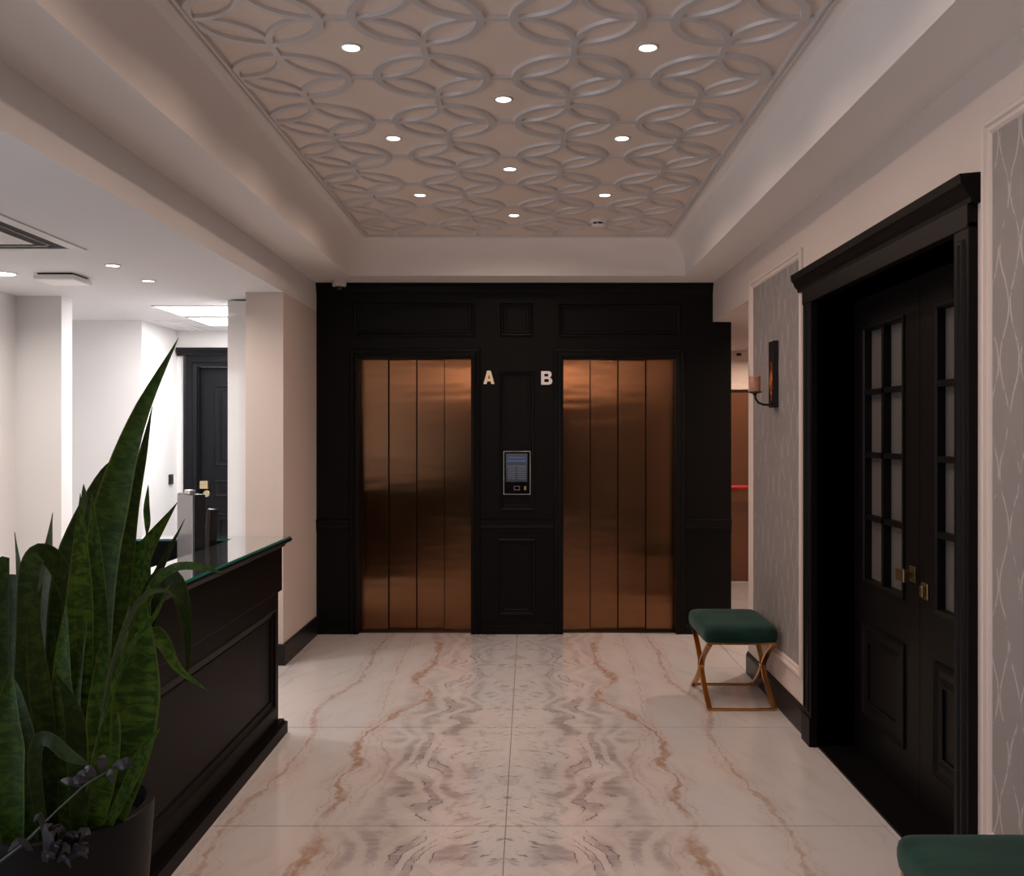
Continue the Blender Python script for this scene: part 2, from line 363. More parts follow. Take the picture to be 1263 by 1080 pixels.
# ------------------------------------------------------------------ mesh helpers
class MB:
    def __init__(s): s.v, s.f = [], []
    def box(s, x0, x1, y0, y1, z0, z1):
        x0, x1 = min(x0, x1), max(x0, x1); y0, y1 = min(y0, y1), max(y0, y1); z0, z1 = min(z0, z1), max(z0, z1)
        n = len(s.v)
        s.v += [(x, y, z) for z in (z0, z1) for y in (y0, y1) for x in (x0, x1)]
        s.f += [tuple(n + i for i in q) for q in ((0, 2, 3, 1), (4, 5, 7, 6), (0, 1, 5, 4), (2, 6, 7, 3), (0, 4, 6, 2), (1, 3, 7, 5))]
        return s
    def lathe(s, prof, seg=24, c=(0, 0, 0), cap=True):
        n = len(s.v)
        for r, z in prof:
            for i in range(seg):
                a = 2 * math.pi * i / seg
                s.v.append((c[0] + r * math.cos(a), c[1] + r * math.sin(a), c[2] + z))
        for j in range(len(prof) - 1):
            for i in range(seg):
                a, b = n + j * seg + i, n + j * seg + (i + 1) % seg
                s.f.append((a, b, b + seg, a + seg))
        if cap:
            s.f.append(tuple(n + i for i in reversed(range(seg))))
            e = n + (len(prof) - 1) * seg
            s.f.append(tuple(e + i for i in range(seg)))
        return s
    def tube(s, pts, r, seg=8, sq=None):
        pts = [Vector(p) for p in pts]; n = len(s.v)
        up = Vector((0, 0, 1))
        t0 = (pts[1] - pts[0]).normalized()
        if abs(t0.z) > 0.9: up = Vector((1, 0, 0))
        for i, p in enumerate(pts):
            t = (pts[min(i + 1, len(pts) - 1)] - pts[max(i - 1, 0)]).normalized()
            a = t.cross(up).normalized(); b = a.cross(t).normalized(); up = b if i == 0 else (up - t * up.dot(t)).normalized()
            a = t.cross(up).normalized(); b = up
            rr = r[i] if isinstance(r, (list, tuple)) else r
            for k in range(seg):
                g = 2 * math.pi * k / seg
                s.v.append(tuple(p + a * rr * math.cos(g) + b * rr * math.sin(g)))
        for j in range(len(pts) - 1):
            for k in range(seg):
                a, b = n + j * seg + k, n + j * seg + (k + 1) % seg
                s.f.append((a, b, b + seg, a + seg))
        s.f.append(tuple(n + i for i in reversed(range(seg))))
        e = n + (len(pts) - 1) * seg
        s.f.append(tuple(e + i for i in range(seg)))
        return s
    def ribbon(s, pts, side, half_w, half_t):
        """rectangular bar along pts; side = fixed width direction"""
        pts = [Vector(p) for p in pts]; side = Vector(side).normalized(); n = len(s.v)
        for i, p in enumerate(pts):
            t = (pts[min(i + 1, len(pts) - 1)] - pts[max(i - 1, 0)]).normalized()
            nn = t.cross(side).normalized()
            for a, b in ((-1, -1), (1, -1), (1, 1), (-1, 1)):
                s.v.append(tuple(p + side * half_w * a + nn * half_t * b))
        for j in range(len(pts) - 1):
            for k in range(4):
                a, b = n + j * 4 + k, n + j * 4 + (k + 1) % 4
                s.f.append((a, b, b + 4, a + 4))
        s.f.append((n + 3, n + 2, n + 1, n)); e = n + (len(pts) - 1) * 4
        s.f.append((e, e + 1, e + 2, e + 3))
        return s
    def sweep(s, path, prof, O, U, V, N, closed=True):
        """mitred moulding: path = 2-D points in the (U,V) plane, counter-clockwise, prof = (inset, proud) pairs"""
        O, U, V, N = Vector(O), Vector(U), Vector(V), Vector(N)
        P = [Vector(p) for p in path]; m = len(P); n = len(s.v); k = len(prof)
        for i, p in enumerate(P):
            def nrm(a, b):
                d = (b - a).normalized(); return Vector((-d.y, d.x))
            if closed or 0 < i < m - 1:
                n1, n2 = nrm(P[i - 1], p), nrm(p, P[(i + 1) % m])
                d = (n1 + n2); d = d / (1 + n1.dot(n2))
            elif i == 0: d = nrm(p, P[1])
            else: d = nrm(P[i - 1], p)
            for ins, pr in prof:
                q = p + d * ins
                s.v.append(tuple(O + U * q.x + V * q.y + N * pr))
        for i in range(m if closed else m - 1):
            j = (i + 1) % m
            for a in range(k - 1):
                s.f.append((n + i * k + a, n + j * k + a, n + j * k + a + 1, n + i * k + a + 1))
        if not closed:
            s.f.append(tuple(n + a for a in range(k))); s.f.append(tuple(n + (m - 1) * k + a for a in reversed(range(k))))
        return s
    def extrude(s, prof, p0, p1, A, B):
        """profile (a,b) swept straight from p0 to p1; A,B are the profile axes"""
        A, B = Vector(A), Vector(B); n = len(s.v); k = len(prof)
        for p in (Vector(p0), Vector(p1)):
            for a, b in prof: s.v.append(tuple(p + A * a + B * b))
        for i in range(k):
            j = (i + 1) % k
            s.f.append((n + i, n + j, n + k + j, n + k + i))
        s.f.append(tuple(n + i for i in reversed(range(k)))); s.f.append(tuple(n + k + i for i in range(k)))
        return s
    def obj(s, name, m, parent=None, smooth=False, bevel=0.0, seg=2, loc=None):
        me = bpy.data.meshes.new(name); me.from_pydata(s.v, [], s.f)
        import bmesh
        bm = bmesh.new(); bm.from_mesh(me)
        bmesh.ops.recalc_face_normals(bm, faces=bm.faces)
        if bevel > 0:
            bmesh.ops.bevel(bm, geom=[e for e in bm.edges if len(e.link_faces) == 2 and e.calc_face_angle(0) > 0.5], offset=bevel, segments=seg, affect='EDGES', profile=0.6)
        bm.to_mesh(me); bm.free()
        o = bpy.data.objects.new(name, me); COL.objects.link(o)
        me.materials.append(M[m] if isinstance(m, str) else m)
        if smooth:
            me.polygons.foreach_set('use_smooth', [True] * len(me.polygons))
            me.set_sharp_from_angle(angle=R(40))
        if parent: o.parent = parent; 
        if parent and any(parent.location): o.matrix_parent_inverse = Matrix.Translation(-Vector(parent.location))
        if loc: o.location = loc
        return o


def box(name, m, a, parent=None, bevel=0.0):
    return MB().box(*a).obj(name, m, parent, bevel=bevel)


def empty(name, loc=(0, 0, 0)):
    o = bpy.data.objects.new(name, None); COL.objects.link(o); o.location = loc; o.empty_display_size = 0.1
    return o


def tag(o, label, cat, group=None):
    o['label'] = label; o['category'] = cat
    if group: o['group'] = group
    return o


def struct(o, label=None):
    o['kind'] = 'structure'
    if label: o['label'] = label
    return o


def rect(u0, v0, u1, v1): return [(u0, v0), (u1, v0), (u1, v1), (u0, v1)]


# ================================================================== geometry constants
YB = 7.40                        # face of the black lift wall
XL, XR = -1.62, 1.395            # lobby sides
ZC = 2.666                       # lower ceiling
ZT = 2.935                       # patterned ceiling
ZR = 2.453                       # reception ceiling
YF = -2.2                        # front (street) wall, behind the camera
CX0, CX1, CY0, CY1 = -1.31, 1.128, -1.0, 7.05     # coffer opening
PX0, PX1, PY0, PY1 = -1.172, 0.993, -0.87, 6.93   # patterned field

# ================================================================== floor
fl = struct(box('floor', 'grout', (-4.6, 3.8, YF, 10.2, -0.12, -0.006)), 'book-matched white marble floor with grey swirls and rust veins')
tile_me = None
ty = [7.581 - 1.2685 * i for i in range(-3, 9)]
tx = [XC + 1.471 * i for i in range(-4, 4)]
for i in range(len(tx) - 1):
    for j in range(len(ty) - 1):
        x0, x1 = max(tx[i], -4.6), min(tx[i + 1], 3.8); y1, y0 = min(ty[j], 10.2), max(ty[j + 1], YF)
        if x1 - x0 < 0.05 or y1 - y0 < 0.05: continue
        full = abs(x1 - x0 - 1.471) < 1e-3 and abs(y1 - y0 - 1.2685) < 1e-3
        gx, gy = 0.0014, 0.0030
        if full and tile_me:
            o = bpy.data.objects.new('floor_tile', tile_me); COL.objects.link(o); o.parent = fl
        else:
            w, d = (x1 - x0) / 2 - gx, (y1 - y0) / 2 - gy
            o = MB().box(-w, w, -d, d, -0.006, 0.0).obj('floor_tile', 'marble', fl, bevel=0.0008, seg=1)
            if full: tile_me = o.data
        o.location = ((x0 + x1) / 2, (y0 + y1) / 2, 0)

# ================================================================== ceiling with coffer
ce = struct(box('ceiling', 'field', (PX0 - 0.5, PX1 + 0.5, PY0 - 0.5, PY1 + 0.5, ZT, ZT + 0.15)), 'recessed beige ceiling covered in silver interlocking-circle lattice')
# lower ceiling margin round the coffer
mb = MB(); e = 0.0
mb.box(XL, CX0 - e, YF, YB, ZC, ZC + 0.3); mb.box(CX1 + e, XR + 0.25, YF, YB, ZC, ZC + 0.3)
mb.box(CX0 - e, CX1 + e, CY1 + e, YB, ZC, ZC + 0.3); mb.box(CX0 - e, CX1 + e, YF, CY0 - e, ZC, ZC + 0.3)
mb.obj('ceiling_margin', 'cpaint', ce)
prof = [(0.132 * (1 - math.cos(R(a))), 0.262 * math.sin(R(a))) for a in range(0, 91, 6)] + [(0.15, 0.275)]
MB().sweep(rect(CX0, CY0, CX1, CY1), prof, (0, 0, ZC), (1, 0, 0), (0, 1, 0), (0, 0, 1)).obj('ceiling_cove', 'cpaint', ce, smooth=True)
prof = [(-0.012, 0.004), (-0.012, -0.006), (-0.004, -0.016), (0.004, -0.016), (0.008, -0.010), (0.014, -0.010), (0.018, -0.017), (0.026, -0.017), (0.030, 0.0)]
MB().sweep(rect(PX0, PY0, PX1, PY1), prof, (0, 0, ZT), (1, 0, 0), (0, 1, 0), (0, 0, 1)).obj('edge_moulding', 'lattice', ce)

PIT = 0.549; PITY = 0.547
COLX = [-0.935, -0.385, 0.164, 0.713]
ROWY = [3.30 + PITY * i for i in range(-7, 7)]
RO, SW, TH = 0.237, 0.039, 0.012       # ring outer radius, strip width, relief


def strip(mb, pts, w, closed=False):
    """flat raised strip below the ceiling (chamfered) along 2-D points"""
    n = len(mb.v); m = len(pts); P = [Vector(p) for p in pts]
    for i in range(m):
        a = P[(i - 1) % m] if (closed or i > 0) else P[i]; b = P[(i + 1) % m] if (closed or i < m - 1) else P[i]
        t = (b - a).normalized(); q = Vector((-t.y, t.x))
        for off, z in ((-w / 2, 0.0), (-w / 2 + 0.0045, -TH), (w / 2 - 0.0045, -TH), (w / 2, 0.0)):
            p = P[i] + q * off; mb.v.append((p.x, p.y, z))
    for i in range(m if closed else m - 1):
        j = (i + 1) % m
        for k in range(3):
            mb.f.append((n + i * 4 + k, n + j * 4 + k, n + j * 4 + k + 1, n + i * 4 + k + 1))


motif = None; bar_h = None; bar_v = None
rc = RO - SW / 2
for r_i, yy in enumerate(ROWY):
    for c_i, xx in enumerate(COLX):
        if motif is None:
            mb = MB()
            strip(mb, [(rc * math.cos(2 * math.pi * i / 56), rc * math.sin(2 * math.pi * i / 56)) for i in range(56)], SW, True)
            ring = mb.obj('ring_moulding', 'lattice', ce); motif = ring.data
            mb = MB()
            # four inward-bowed arcs joining the cardinal points of the ring
            for k in range(4):
                a0 = k * math.pi / 2
                A = Vector((rc * math.cos(a0), rc * math.sin(a0))); B = Vector((rc * math.cos(a0 + math.pi / 2), rc * math.sin(a0 + math.pi / 2)))
                mid = (A + B) / 2; d = (B - A); L = d.length; nrm = -mid.normalized(); sag = 0.205 * L
                rad = (L * L / 4 + sag * sag) / (2 * sag); cc = mid + nrm * (sag - rad)
                a1 = math.atan2(A.y - cc.y, A.x - cc.x); a2 = math.atan2(B.y - cc.y, B.x - cc.x)
                while a2 - a1 > math.pi: a2 -= 2 * math.pi
                while a2 - a1 < -math.pi: a2 += 2 * math.pi
                strip(mb, [(cc.x + rad * math.cos(a1 + (a2 - a1) * t / 14), cc.y + rad * math.sin(a1 + (a2 - a1) * t / 14)) for t in range(15)], SW * 0.82)
            star = mb.obj('star_moulding', 'lattice', ce); star_me = star.data
        else:
            ring = bpy.data.objects.new('ring_moulding', motif); COL.objects.link(ring); ring.parent = ce
            star = bpy.data.objects.new('star_moulding', star_me); COL.objects.link(star); star.parent = ce
        ring.location = (xx, yy, ZT); star.location = (xx, yy, ZT + 0.0006)
        for kind in ('h', 'v'):
            gapx, gapy = PIT - 2 * RO, PITY - 2 * RO
            if kind == 'h':
                L = gapx if c_i < 3 else PX1 - xx - RO
            else:
                L = gapy if r_i < len(ROWY) - 1 else PY1 - yy - RO
            mb = MB(); a = -0.008
            strip(mb, [(0, 0), (L - a * 2, 0)] if kind == 'h' else [(0, 0), (0, L - a * 2)], SW * 0.8)
            o = mb.obj('link_bar', 'lattice', ce)
            o.location = (xx + RO + a, yy, ZT + 0.0003) if kind == 'h' else (xx, yy + RO + a, ZT + 0.0003)

# ================================================================== lift wall (black panelling)
def bx(px): return WX(px, YB)
def bz(py): return WZ(py, YB)
EA = (WX(445, 7.5), WX(582, 7.5)); EB = (WX(694, 7.5), WX(831, 7.5)); ETOP = 2.098
BX0, BX1 = -1.62, 1.535
wb = struct(empty('wall_back', (0, YB, 0)), 'black panelled wall holding the two lifts')
for nm, a in (('wall_pier', (BX0, EA[0], YB, 7.62, 0, ZC + 0.02)), ('wall_pier', (EA[1], EB[0], YB, 7.62, 0, ZC + 0.02)), ('wall_pier', (EB[1], BX1, YB, 7.62, 0, ZC + 0.02)),
              ('wall_header', (EA[0], EA[1], YB, 7.62, ETOP, ZC + 0.02)), ('wall_header', (EB[0], EB[1], YB, 7.62, ETOP, ZC + 0.02)), ('wall_return', (BX1 - 0.2, BX1, 7.62, 9.0, 0, ZC))):
    box(nm, 'black', a, wb)
PO = (0, YB, 0); PU, PV, PN = (1, 0, 0), (0, 0, 1), (0, -1, 0)
pm = [(0, 0), (0, 0.010), (0.010, 0.017), (0.022, 0.014), (0.030, 0.005), (0.045, 0.004), (0.050, 0.0)]
for (x0, x1, y0, y1) in ((436, 586, 415, 374), (617, 657, 415, 374), (689, 839, 416, 375), (616, 659, 630, 458), (615, 660, 759, 664)):
    MB().sweep(rect(bx(x0), bz(y0), bx(x1), bz(y1)), pm, PO, PU, PV, PN).obj('panel_moulding', 'black', wb)
for E in (EA, EB):
    cp = [(0.0, 0.0), (0.0, 0.022), (-0.018, 0.026), (-0.040, 0.018), (-0.050, 0.024), (-0.066, 0.020), (-0.070, 0.0)]
    MB().sweep([(E[0], 0.0), (E[0], ETOP), (E[1], ETOP), (E[1], 0.0)][::-1], cp, PO, PU, PV, PN, closed=False).obj('lift_casing', 'black', wb)
spans = ((BX0, EA[0] - 0.072), (EA[1] + 0.072, EB[0] - 0.072), (EB[1] + 0.072, BX1))
for x0, x1 in spans:
    MB().extrude([(0, 0.775), (0.008, 0.775), (0.012, 0.800), (0.018, 0.806), (0.014, 0.83), (0.022, 0.850), (0.022, 0.866), (0, 0.874)], (x0, YB, 0), (x1, YB, 0), (0, -1, 0), (0, 0, 1)).obj('chair_rail', 'black', wb)
    MB().extrude([(0, 0), (0.020, 0), (0.020, 0.060), (0.012, 0.066), (0.012, 0.078), (0, 0.084)], (x0, YB, 0), (x1, YB, 0), (0, -1, 0), (0, 0, 1)).obj('base_rail', 'black', wb)
MB().extrude([(0, ZC), (0.030, ZC), (0.030, ZC - 0.018), (0.018, ZC - 0.026), (0.014, ZC - 0.055), (0.006, ZC - 0.070), (0, ZC - 0.075)], (BX0, YB, 0), (1.40, YB, 0), (0, -1, 0), (0, 0, 1)).obj('cornice', 'black', wb)

# ------------------------------------------------------------------ lifts
def lift(E, label):
    t = empty('lift_door', ((E[0] + E[1]) / 2, 7.52, 0)); tag(t, label, 'elevator door', 'copper lift doors')
    w = (E[1] - E[0]) / 4
    for i in range(4):
        yy = 7.508 if i in (0, 3) else 7.532
        x0 = E[0] + w * i + (0.0018 if i != 2 else 0.0035); x1 = E[0] + w * (i + 1) - (0.0015 if i != 1 else 0.0035)
        if i == 0: x1 -= 0.002; x0 += 0.0005
        if i == 3: x0 += 0.001
        MB().box(x0, x1, yy, yy + 0.014, 0.004, ETOP - 0.001).obj('door_panel', 'copper', t, bevel=0.0015, seg=1)
    box('sill', 'steel', (E[0] + 0.001, E[1] - 0.001, 7.44, 7.60, 0.0, 0.003), t)
    box('shaft_backing', 'slot', (E[0] + 0.001, E[1] - 0.001, 7.562, 7.60, 0.0, ETOP - 0.001), t)
    return t


lift(EA, 'copper four-panel lift door beside the letter A')
lift(EB, 'copper four-panel lift door beside the letter B')


def letter(name, splines, x0, x1, z0, z1, label, m='letter'):
    cu = bpy.data.curves.new(name, 'CURVE'); cu.dimensions = '2D'; cu.fill_mode = 'BOTH'; cu.extrude = 0.006; cu.bevel_depth = 0.0008
    for s in splines:
        sp = cu.splines.new('POLY'); sp.points.add(len(s) - 1); sp.use_cyclic_u = True
        for p, (a, b) in zip(sp.points, s): p.co = (a * (x1 - x0), b * (z1 - z0), 0, 1)
    tmp = bpy.data.objects.new(name + '_c', cu); COL.objects.link(tmp)
    bpy.context.view_layer.update()
    me = bpy.data.meshes.new_from_object(tmp.evaluated_get(bpy.context.evaluated_depsgraph_get()))
    bpy.data.objects.remove(tmp, do_unlink=True)
    o = bpy.data.objects.new(name, me); COL.objects.link(o); me.materials.clear(); me.materials.append(M[m])
    o.location = (x0, YB - 0.010, z0); o.rotation_euler = (R(90), 0, 0)
    tag(o, label, 'letter', 'lift letters')


A = [[(0.0, 0.0), (0.34, 1.0), (0.66, 1.0), (1.0, 0.0), (0.72, 0.0), (0.66, 0.20), (0.34, 0.20), (0.28, 0.0)], [(0.40, 0.40), (0.60, 0.40), (0.50, 0.78)]]
B = [[(0.0, 0.0), (0.0, 1.0), (0.68, 1.0), (0.86, 0.95), (0.93, 0.84), (0.93, 0.68), (0.86, 0.57), (0.76, 0.52), (0.92, 0.45), (1.0, 0.34), (1.0, 0.17), (0.90, 0.05), (0.72, 0.0)],
     [(0.28, 0.60), (0.28, 0.82), (0.58, 0.82), (0.65, 0.78), (0.65, 0.64), (0.58, 0.60)], [(0.28, 0.18), (0.28, 0.43), (0.62, 0.43), (0.70, 0.38), (0.70, 0.23), (0.62, 0.18)]]
letter('letter_sign', A, bx(596.5), bx(609.8), bz(473.4), bz(457.3), 'gold metal letter A on the black wall')
letter('letter_sign', B, bx(667.5), bx(681), bz(474.3), bz(457.8), 'silver metal letter B on the black wall', 'letter_silver')

# ------------------------------------------------------------------ touch display between the lifts
kx0, kx1, kz0, kz1 = bx(621), bx(654.3), bz(609.5), bz(556)
ks = empty('lift_touch_panel', ((kx0 + kx1) / 2, YB, kz0)); tag(ks, 'silver-edged black touch display on the wall between the two lifts', 'display')
box('housing', 'blackglass', (kx0 + 0.004, kx1 - 0.004, YB - 0.026, YB, kz0 + 0.004, kz1 - 0.004), ks)
MB().sweep(rect(kx0, kz0, kx1, kz1), [(0, 0), (0, 0.029), (0.0055, 0.029), (0.0055, 0.0)], PO, PU, PV, PN).obj('frame', 'silver', ks)
box('screen', 'screen', (bx(624), bx(650.5), YB - 0.0275, YB - 0.025, bz(594), bz(559)), ks)
rr = MB().sweep(rect(bx(634), bz(604), bx(641), bz(599)), [(0, 0.0), (0, 0.0275), (0.003, 0.0275), (0.003, 0)], PO, PU, PV, PN).obj('card_reader_mark', 'silver', ks)
box('tag_reader', 'palebrass', (bx(646.5), bx(649), YB - 0.028, YB - 0.025, bz(604), bz(599)), ks)

# ================================================================== left pillar, reception shell
wl = struct(box('wall_pillar', 'paint', (-1.867, XL, 6.40, YB + 0.05, 0, ZR)), 'cream square pillar at the end of the reception counter')
MB().sweep([(-1.867, 6.40), (XL, 6.40), (XL, YB)], [(0, 0), (-0.016, 0), (-0.016, 0.135), (-0.010, 0.140), (0, 0.140)], (0, 0, 0), (1, 0, 0), (0, 1, 0), (0, 0, 1), closed=False).obj('baseboard_pillar', 'blackbase')
struct(bpy.data.objects['baseboard_pillar'])
struct(box('ceiling_reception', 'rceil', (-4.6, XL, YF, 9.2, ZR, ZC + 0.3)), 'plain white lower ceiling over the reception')
# shiny white cladding behind the pillar
struct(box('wall_cladding', 'gloss', (-2.09, -1.875, 6.74, YB + 0.1, 0, ZR - 0.012)), 'glossy white panel behind the pillar')
# walls
mb = MB()
mb.box(-3.70, -3.476, 2.8, 6.60, 0, ZR); mb.box(-3.70, -3.476, YF, -1.8, 0, ZR); mb.box(-3.70, -3.476, -1.8, 2.8, 0, 0.2); mb.box(-3.70, -3.476, -1.8, 2.8, 2.3, ZR)
struct(mb.obj('wall_left', 'rpaint'), 'white side wall of the reception')
struct(box('wall_pier', 'rpaint', (-4.5, -3.17, 6.59, 6.745, 0, ZR)), 'white wall pier in the reception')
struct(box('wall_niche_side', 'rpaint', (-4.6, -4.4, 6.60, 8.2, 0, ZR)))
struct(box('wall_niche', 'rpaint', (-4.6, -3.187, 8.0, 8.95, 0, ZR)), 'white wall block in the far left of the reception')
DW = 8.80
mb = MB()
dx0, dx1, dtop = -3.0, -2.10, 2.125
mb.box(-3.187, dx0, DW, DW + 0.2, 0, ZR); mb.box(dx1, -1.3, DW, DW + 0.2, 0, ZR); mb.box(dx0, dx1, DW, DW + 0.2, dtop, ZR)
struct(mb.obj('wall_reception_end', 'rpaint'), 'white end wall with the dark door')
struct(box('wall_shaft_side', 'rpaint', (-1.62, -1.45, YB + 0.05, DW, 0, ZR)))

# the dark door at the far left
d2 = struct(empty('door_2', ((dx0 + dx1) / 2, DW, 0)), 'dark charcoal panelled door at the far end of the reception')
box('door_slab', 'farblack', (dx0, dx1, DW + 0.05, DW + 0.09, 0.004, dtop), d2)
box('door_lining', 'farblack', (dx0 - 0.001, dx0 + 0.012, DW - 0.002, DW + 0.06, 0, dtop), d2)
slab = [o for o in bpy.data.objects if o.name == 'door_slab'][0]
DO = (0, DW + 0.05, 0)
pr = [(0, 0), (0, 0.008), (0.012, 0.012), (0.024, 0.004), (0.05, 0.003), (0.055, 0.008), (0.062, 0.008), (0.062, 0.0)]
for z0, z1 in ((1.227, 1.965), (0.945, 1.10), (0.15, 0.80)):
    MB().sweep(rect(-2.865, z0, -2.235, z1), pr, DO, PU, PV, PN).obj('panel_moulding', 'farblack', slab)
MB().sweep([(dx0, 0), (dx0, dtop), (dx1, dtop), (dx1, 0)][::-1], [(0.0, 0), (0.0, 0.03), (-0.03, 0.036), (-0.045, 0.028), (-0.10, 0.028), (-0.117, 0.04), (-0.117, 0)], (0, DW, 0), PU, PV, PN, closed=False).obj('door_casing', 'farblack', d2)
MB().extrude([(0, dtop + 0.10), (0.045, dtop + 0.10), (0.05, dtop + 0.12), (0.075, dtop + 0.145), (0.08, dtop + 0.17), (0, dtop + 0.17)], (dx0 - 0.17, DW, 0), (dx1 + 0.17, DW, 0), (0, -1, 0), (0, 0, 1)).obj('door_crown', 'farblack', d2)
hx = WX(252, DW)
box('handle', 'palebrass', (hx - 0.042, hx + 0.030, DW + 0.0, DW + 0.05, 1.025, 1.095), slab)
MB().lathe([(0.030, 0), (0.030, 0.012), (0.026, 0.014)], 20).obj('lock', 'palebrass', slab)
lk = bpy.data.objects['lock']; lk.rotation_euler = (R(90), 0, 0); lk.location = (hx + 0.005, DW + 0.05, WZ(609, DW))

# wall switch
sw = empty('wall_switch', (-3.187, 8.63, WZ(591, 8.63))); tag(sw, 'black square wall switch on the bright white wall beside the dark door', 'switch')
zc = WZ(591, 8.63)
MB().box(-3.187, -3.172, 8.585, 8.675, zc - 0.045, zc + 0.045).obj('plate', 'lensd', sw, bevel=0.003, seg=1)
MB().box(-3.173, -3.167, 8.602, 8.658, zc - 0.028, zc + 0.028).obj('rocker', 'lensd', sw, bevel=0.002, seg=1)

# unseen front wall; dark street door added for the lift doors to reflect
mb = MB()
ox0, ox1, oz = -1.75, 1.39, 2.20
mb.box(-4.6, ox0, YF - 0.2, YF, 0, 3.0); mb.box(ox1, 3.8, YF - 0.2, YF, 0, 3.0); mb.box(ox0, ox1, YF - 0.2, YF, oz, 3.0)
struct(mb.obj('wall_front', 'cpaint'), 'wall with the street entrance behind the camera')
d4 = struct(empty('door_4', ((ox0 + ox1) / 2, YF, 0)), 'added dark glass street door, unseen behind the camera')
MB().sweep([(ox0, 0), (ox0, oz), (ox1, oz), (ox1, 0)][::-1], [(0.05, -0.06), (0.05, 0.02), (-0.08, 0.03), (-0.08, 0.0)], (0, YF, 0), (1, 0, 0), (0, 0, 1), (0, 1, 0), closed=False).obj('door_frame', 'doorblack', d4)
for k in range(2):
    w_ = (ox1 - ox0) / 2
    box('pane', 'tint', (ox0 + w_ * k, ox0 + w_ * (k + 1), YF - 0.10, YF - 0.08, 0, oz), d4)
box('centre_stile', 'doorblack', ((ox0 + ox1) / 2 - 0.04, (ox0 + ox1) / 2 + 0.04, YF - 0.12, YF - 0.03, 0, oz), d4)
# added unseen street window, out of frame on the left: lets the daylight in
wn = struct(empty('window_1', (-3.6, 0.2, 0.5)), 'added street window, unseen, in the reception side wall')
MB().sweep(rect(-1.8, 0.2, 2.8, 2.3), [(0, -0.22), (0, 0.02), (-0.07, 0.02), (-0.07, 0.0)], (-3.476, 0, 0), (0, 1, 0), (0, 0, 1), (1, 0, 0)).obj('window_frame', 'rpaint', wn)
for k in range(1, 3): box('mullion', 'rpaint', (-3.62, -3.57, -1.8 + 1.533 * k - 0.03, -1.8 + 1.533 * k + 0.03, 0.2, 2.3), wn)

# ================================================================== right wall, passage
DY0, DY1, DTOP = 3.13, 4.72, 2.162          # door opening
LX = 1.575                                  # door leaf face
WE = 6.20                                   # end of the right wall
mb = MB()
mb.box(XR, XR + 0.27, DY1, WE, 0, ZC); mb.box(XR, XR + 0.27, YF, DY0, 0, ZC); mb.box(XR, XR + 0.27, DY0, DY1, DTOP, ZC)
mb.box(XR, XR + 0.27, WE, YB, 2.371, ZC)
wr = struct(mb.obj('wall_right', 'paint'), 'cream right-hand wall with framed wallpaper and the black double door')
struct(MB().box(XR + 0.27, 3.8, WE - 0.1, 10.2, 2.371, 2.6).box(BX1, XR + 0.27, YB, 10.2, 2.371, 2.6).obj('ceiling_passage', 'paint'))
struct(box('wall_passage_right', 'paint', (3.6, 3.8, 5.9, 10.2, 0, 2.4)))
struct(box('wall_passage_near', 'paint', (XR + 0.27, 3.7, WE - 0.2, WE - 0.05, 0, 2.4)))
PWY = 9.97
mb = MB(); ex0, ex1, ez = 1.75, 2.75, 1.975
mb.box(1.3, ex0, PWY, PWY + 0.2, 0, 2.4); mb.box(ex1, 3.7, PWY, PWY + 0.2, 0, 2.4); mb.box(ex0, ex1, PWY, PWY + 0.2, ez, 2.4)
struct(mb.obj('wall_passage_end', 'paint'))
struct(box('wall_passage_left', 'paint', (1.2, BX1 - 0.02, 9.0, PWY + 0.1, 0, 2.4)))
d3 = struct(empty('door_3', ((ex0 + ex1) / 2, PWY, 0)), 'red-brown fire door with a red push bar at the end of the side passage')
box('door_slab', 'wood', (ex0, ex1, PWY + 0.03, PWY + 0.08, 0.004, ez), d3)
MB().sweep([(ex0, 0), (ex0, ez), (ex1, ez), (ex1, 0)][::-1], [(0, 0), (0, 0.015), (-0.05, 0.012), (-0.055, 0)], (0, PWY, 0), PU, PV, PN, closed=False).obj('door_casing', 'paint', d3)
zb = WZ(600.5, PWY - 0.05)
MB().tube([(ex0 + 0.08, PWY - 0.05, zb), (ex1 - 0.08, PWY - 0.05, zb)], 0.021, 10).obj('push_bar', 'red', d3)
for xx in (ex0 + 0.1, ex1 - 0.1): box('bar_bracket', 'lensd', (xx - 0.03, xx + 0.03, PWY - 0.06, PWY + 0.03, zb - 0.035, zb + 0.035), d3)
em = empty('emergency_light', (WX(911, PWY), PWY, 2.32)); tag(em, 'tiny dark twin sensor high on the passage wall above the fire door', 'sensor')
for k in (909.6, 912.4): 
    MB().lathe([(0.014, 0), (0.014, 0.02), (0.009, 0.026)], 12).obj('sensor_head', 'lensd', em)
    h = [o for o in em.children][-1]; h.matrix_parent_inverse = Matrix(); h.location = (WX(k, PWY) - em.location.x, 0, WZ(437, PWY) - 2.32); h.rotation_euler = (R(90), 0, 0)

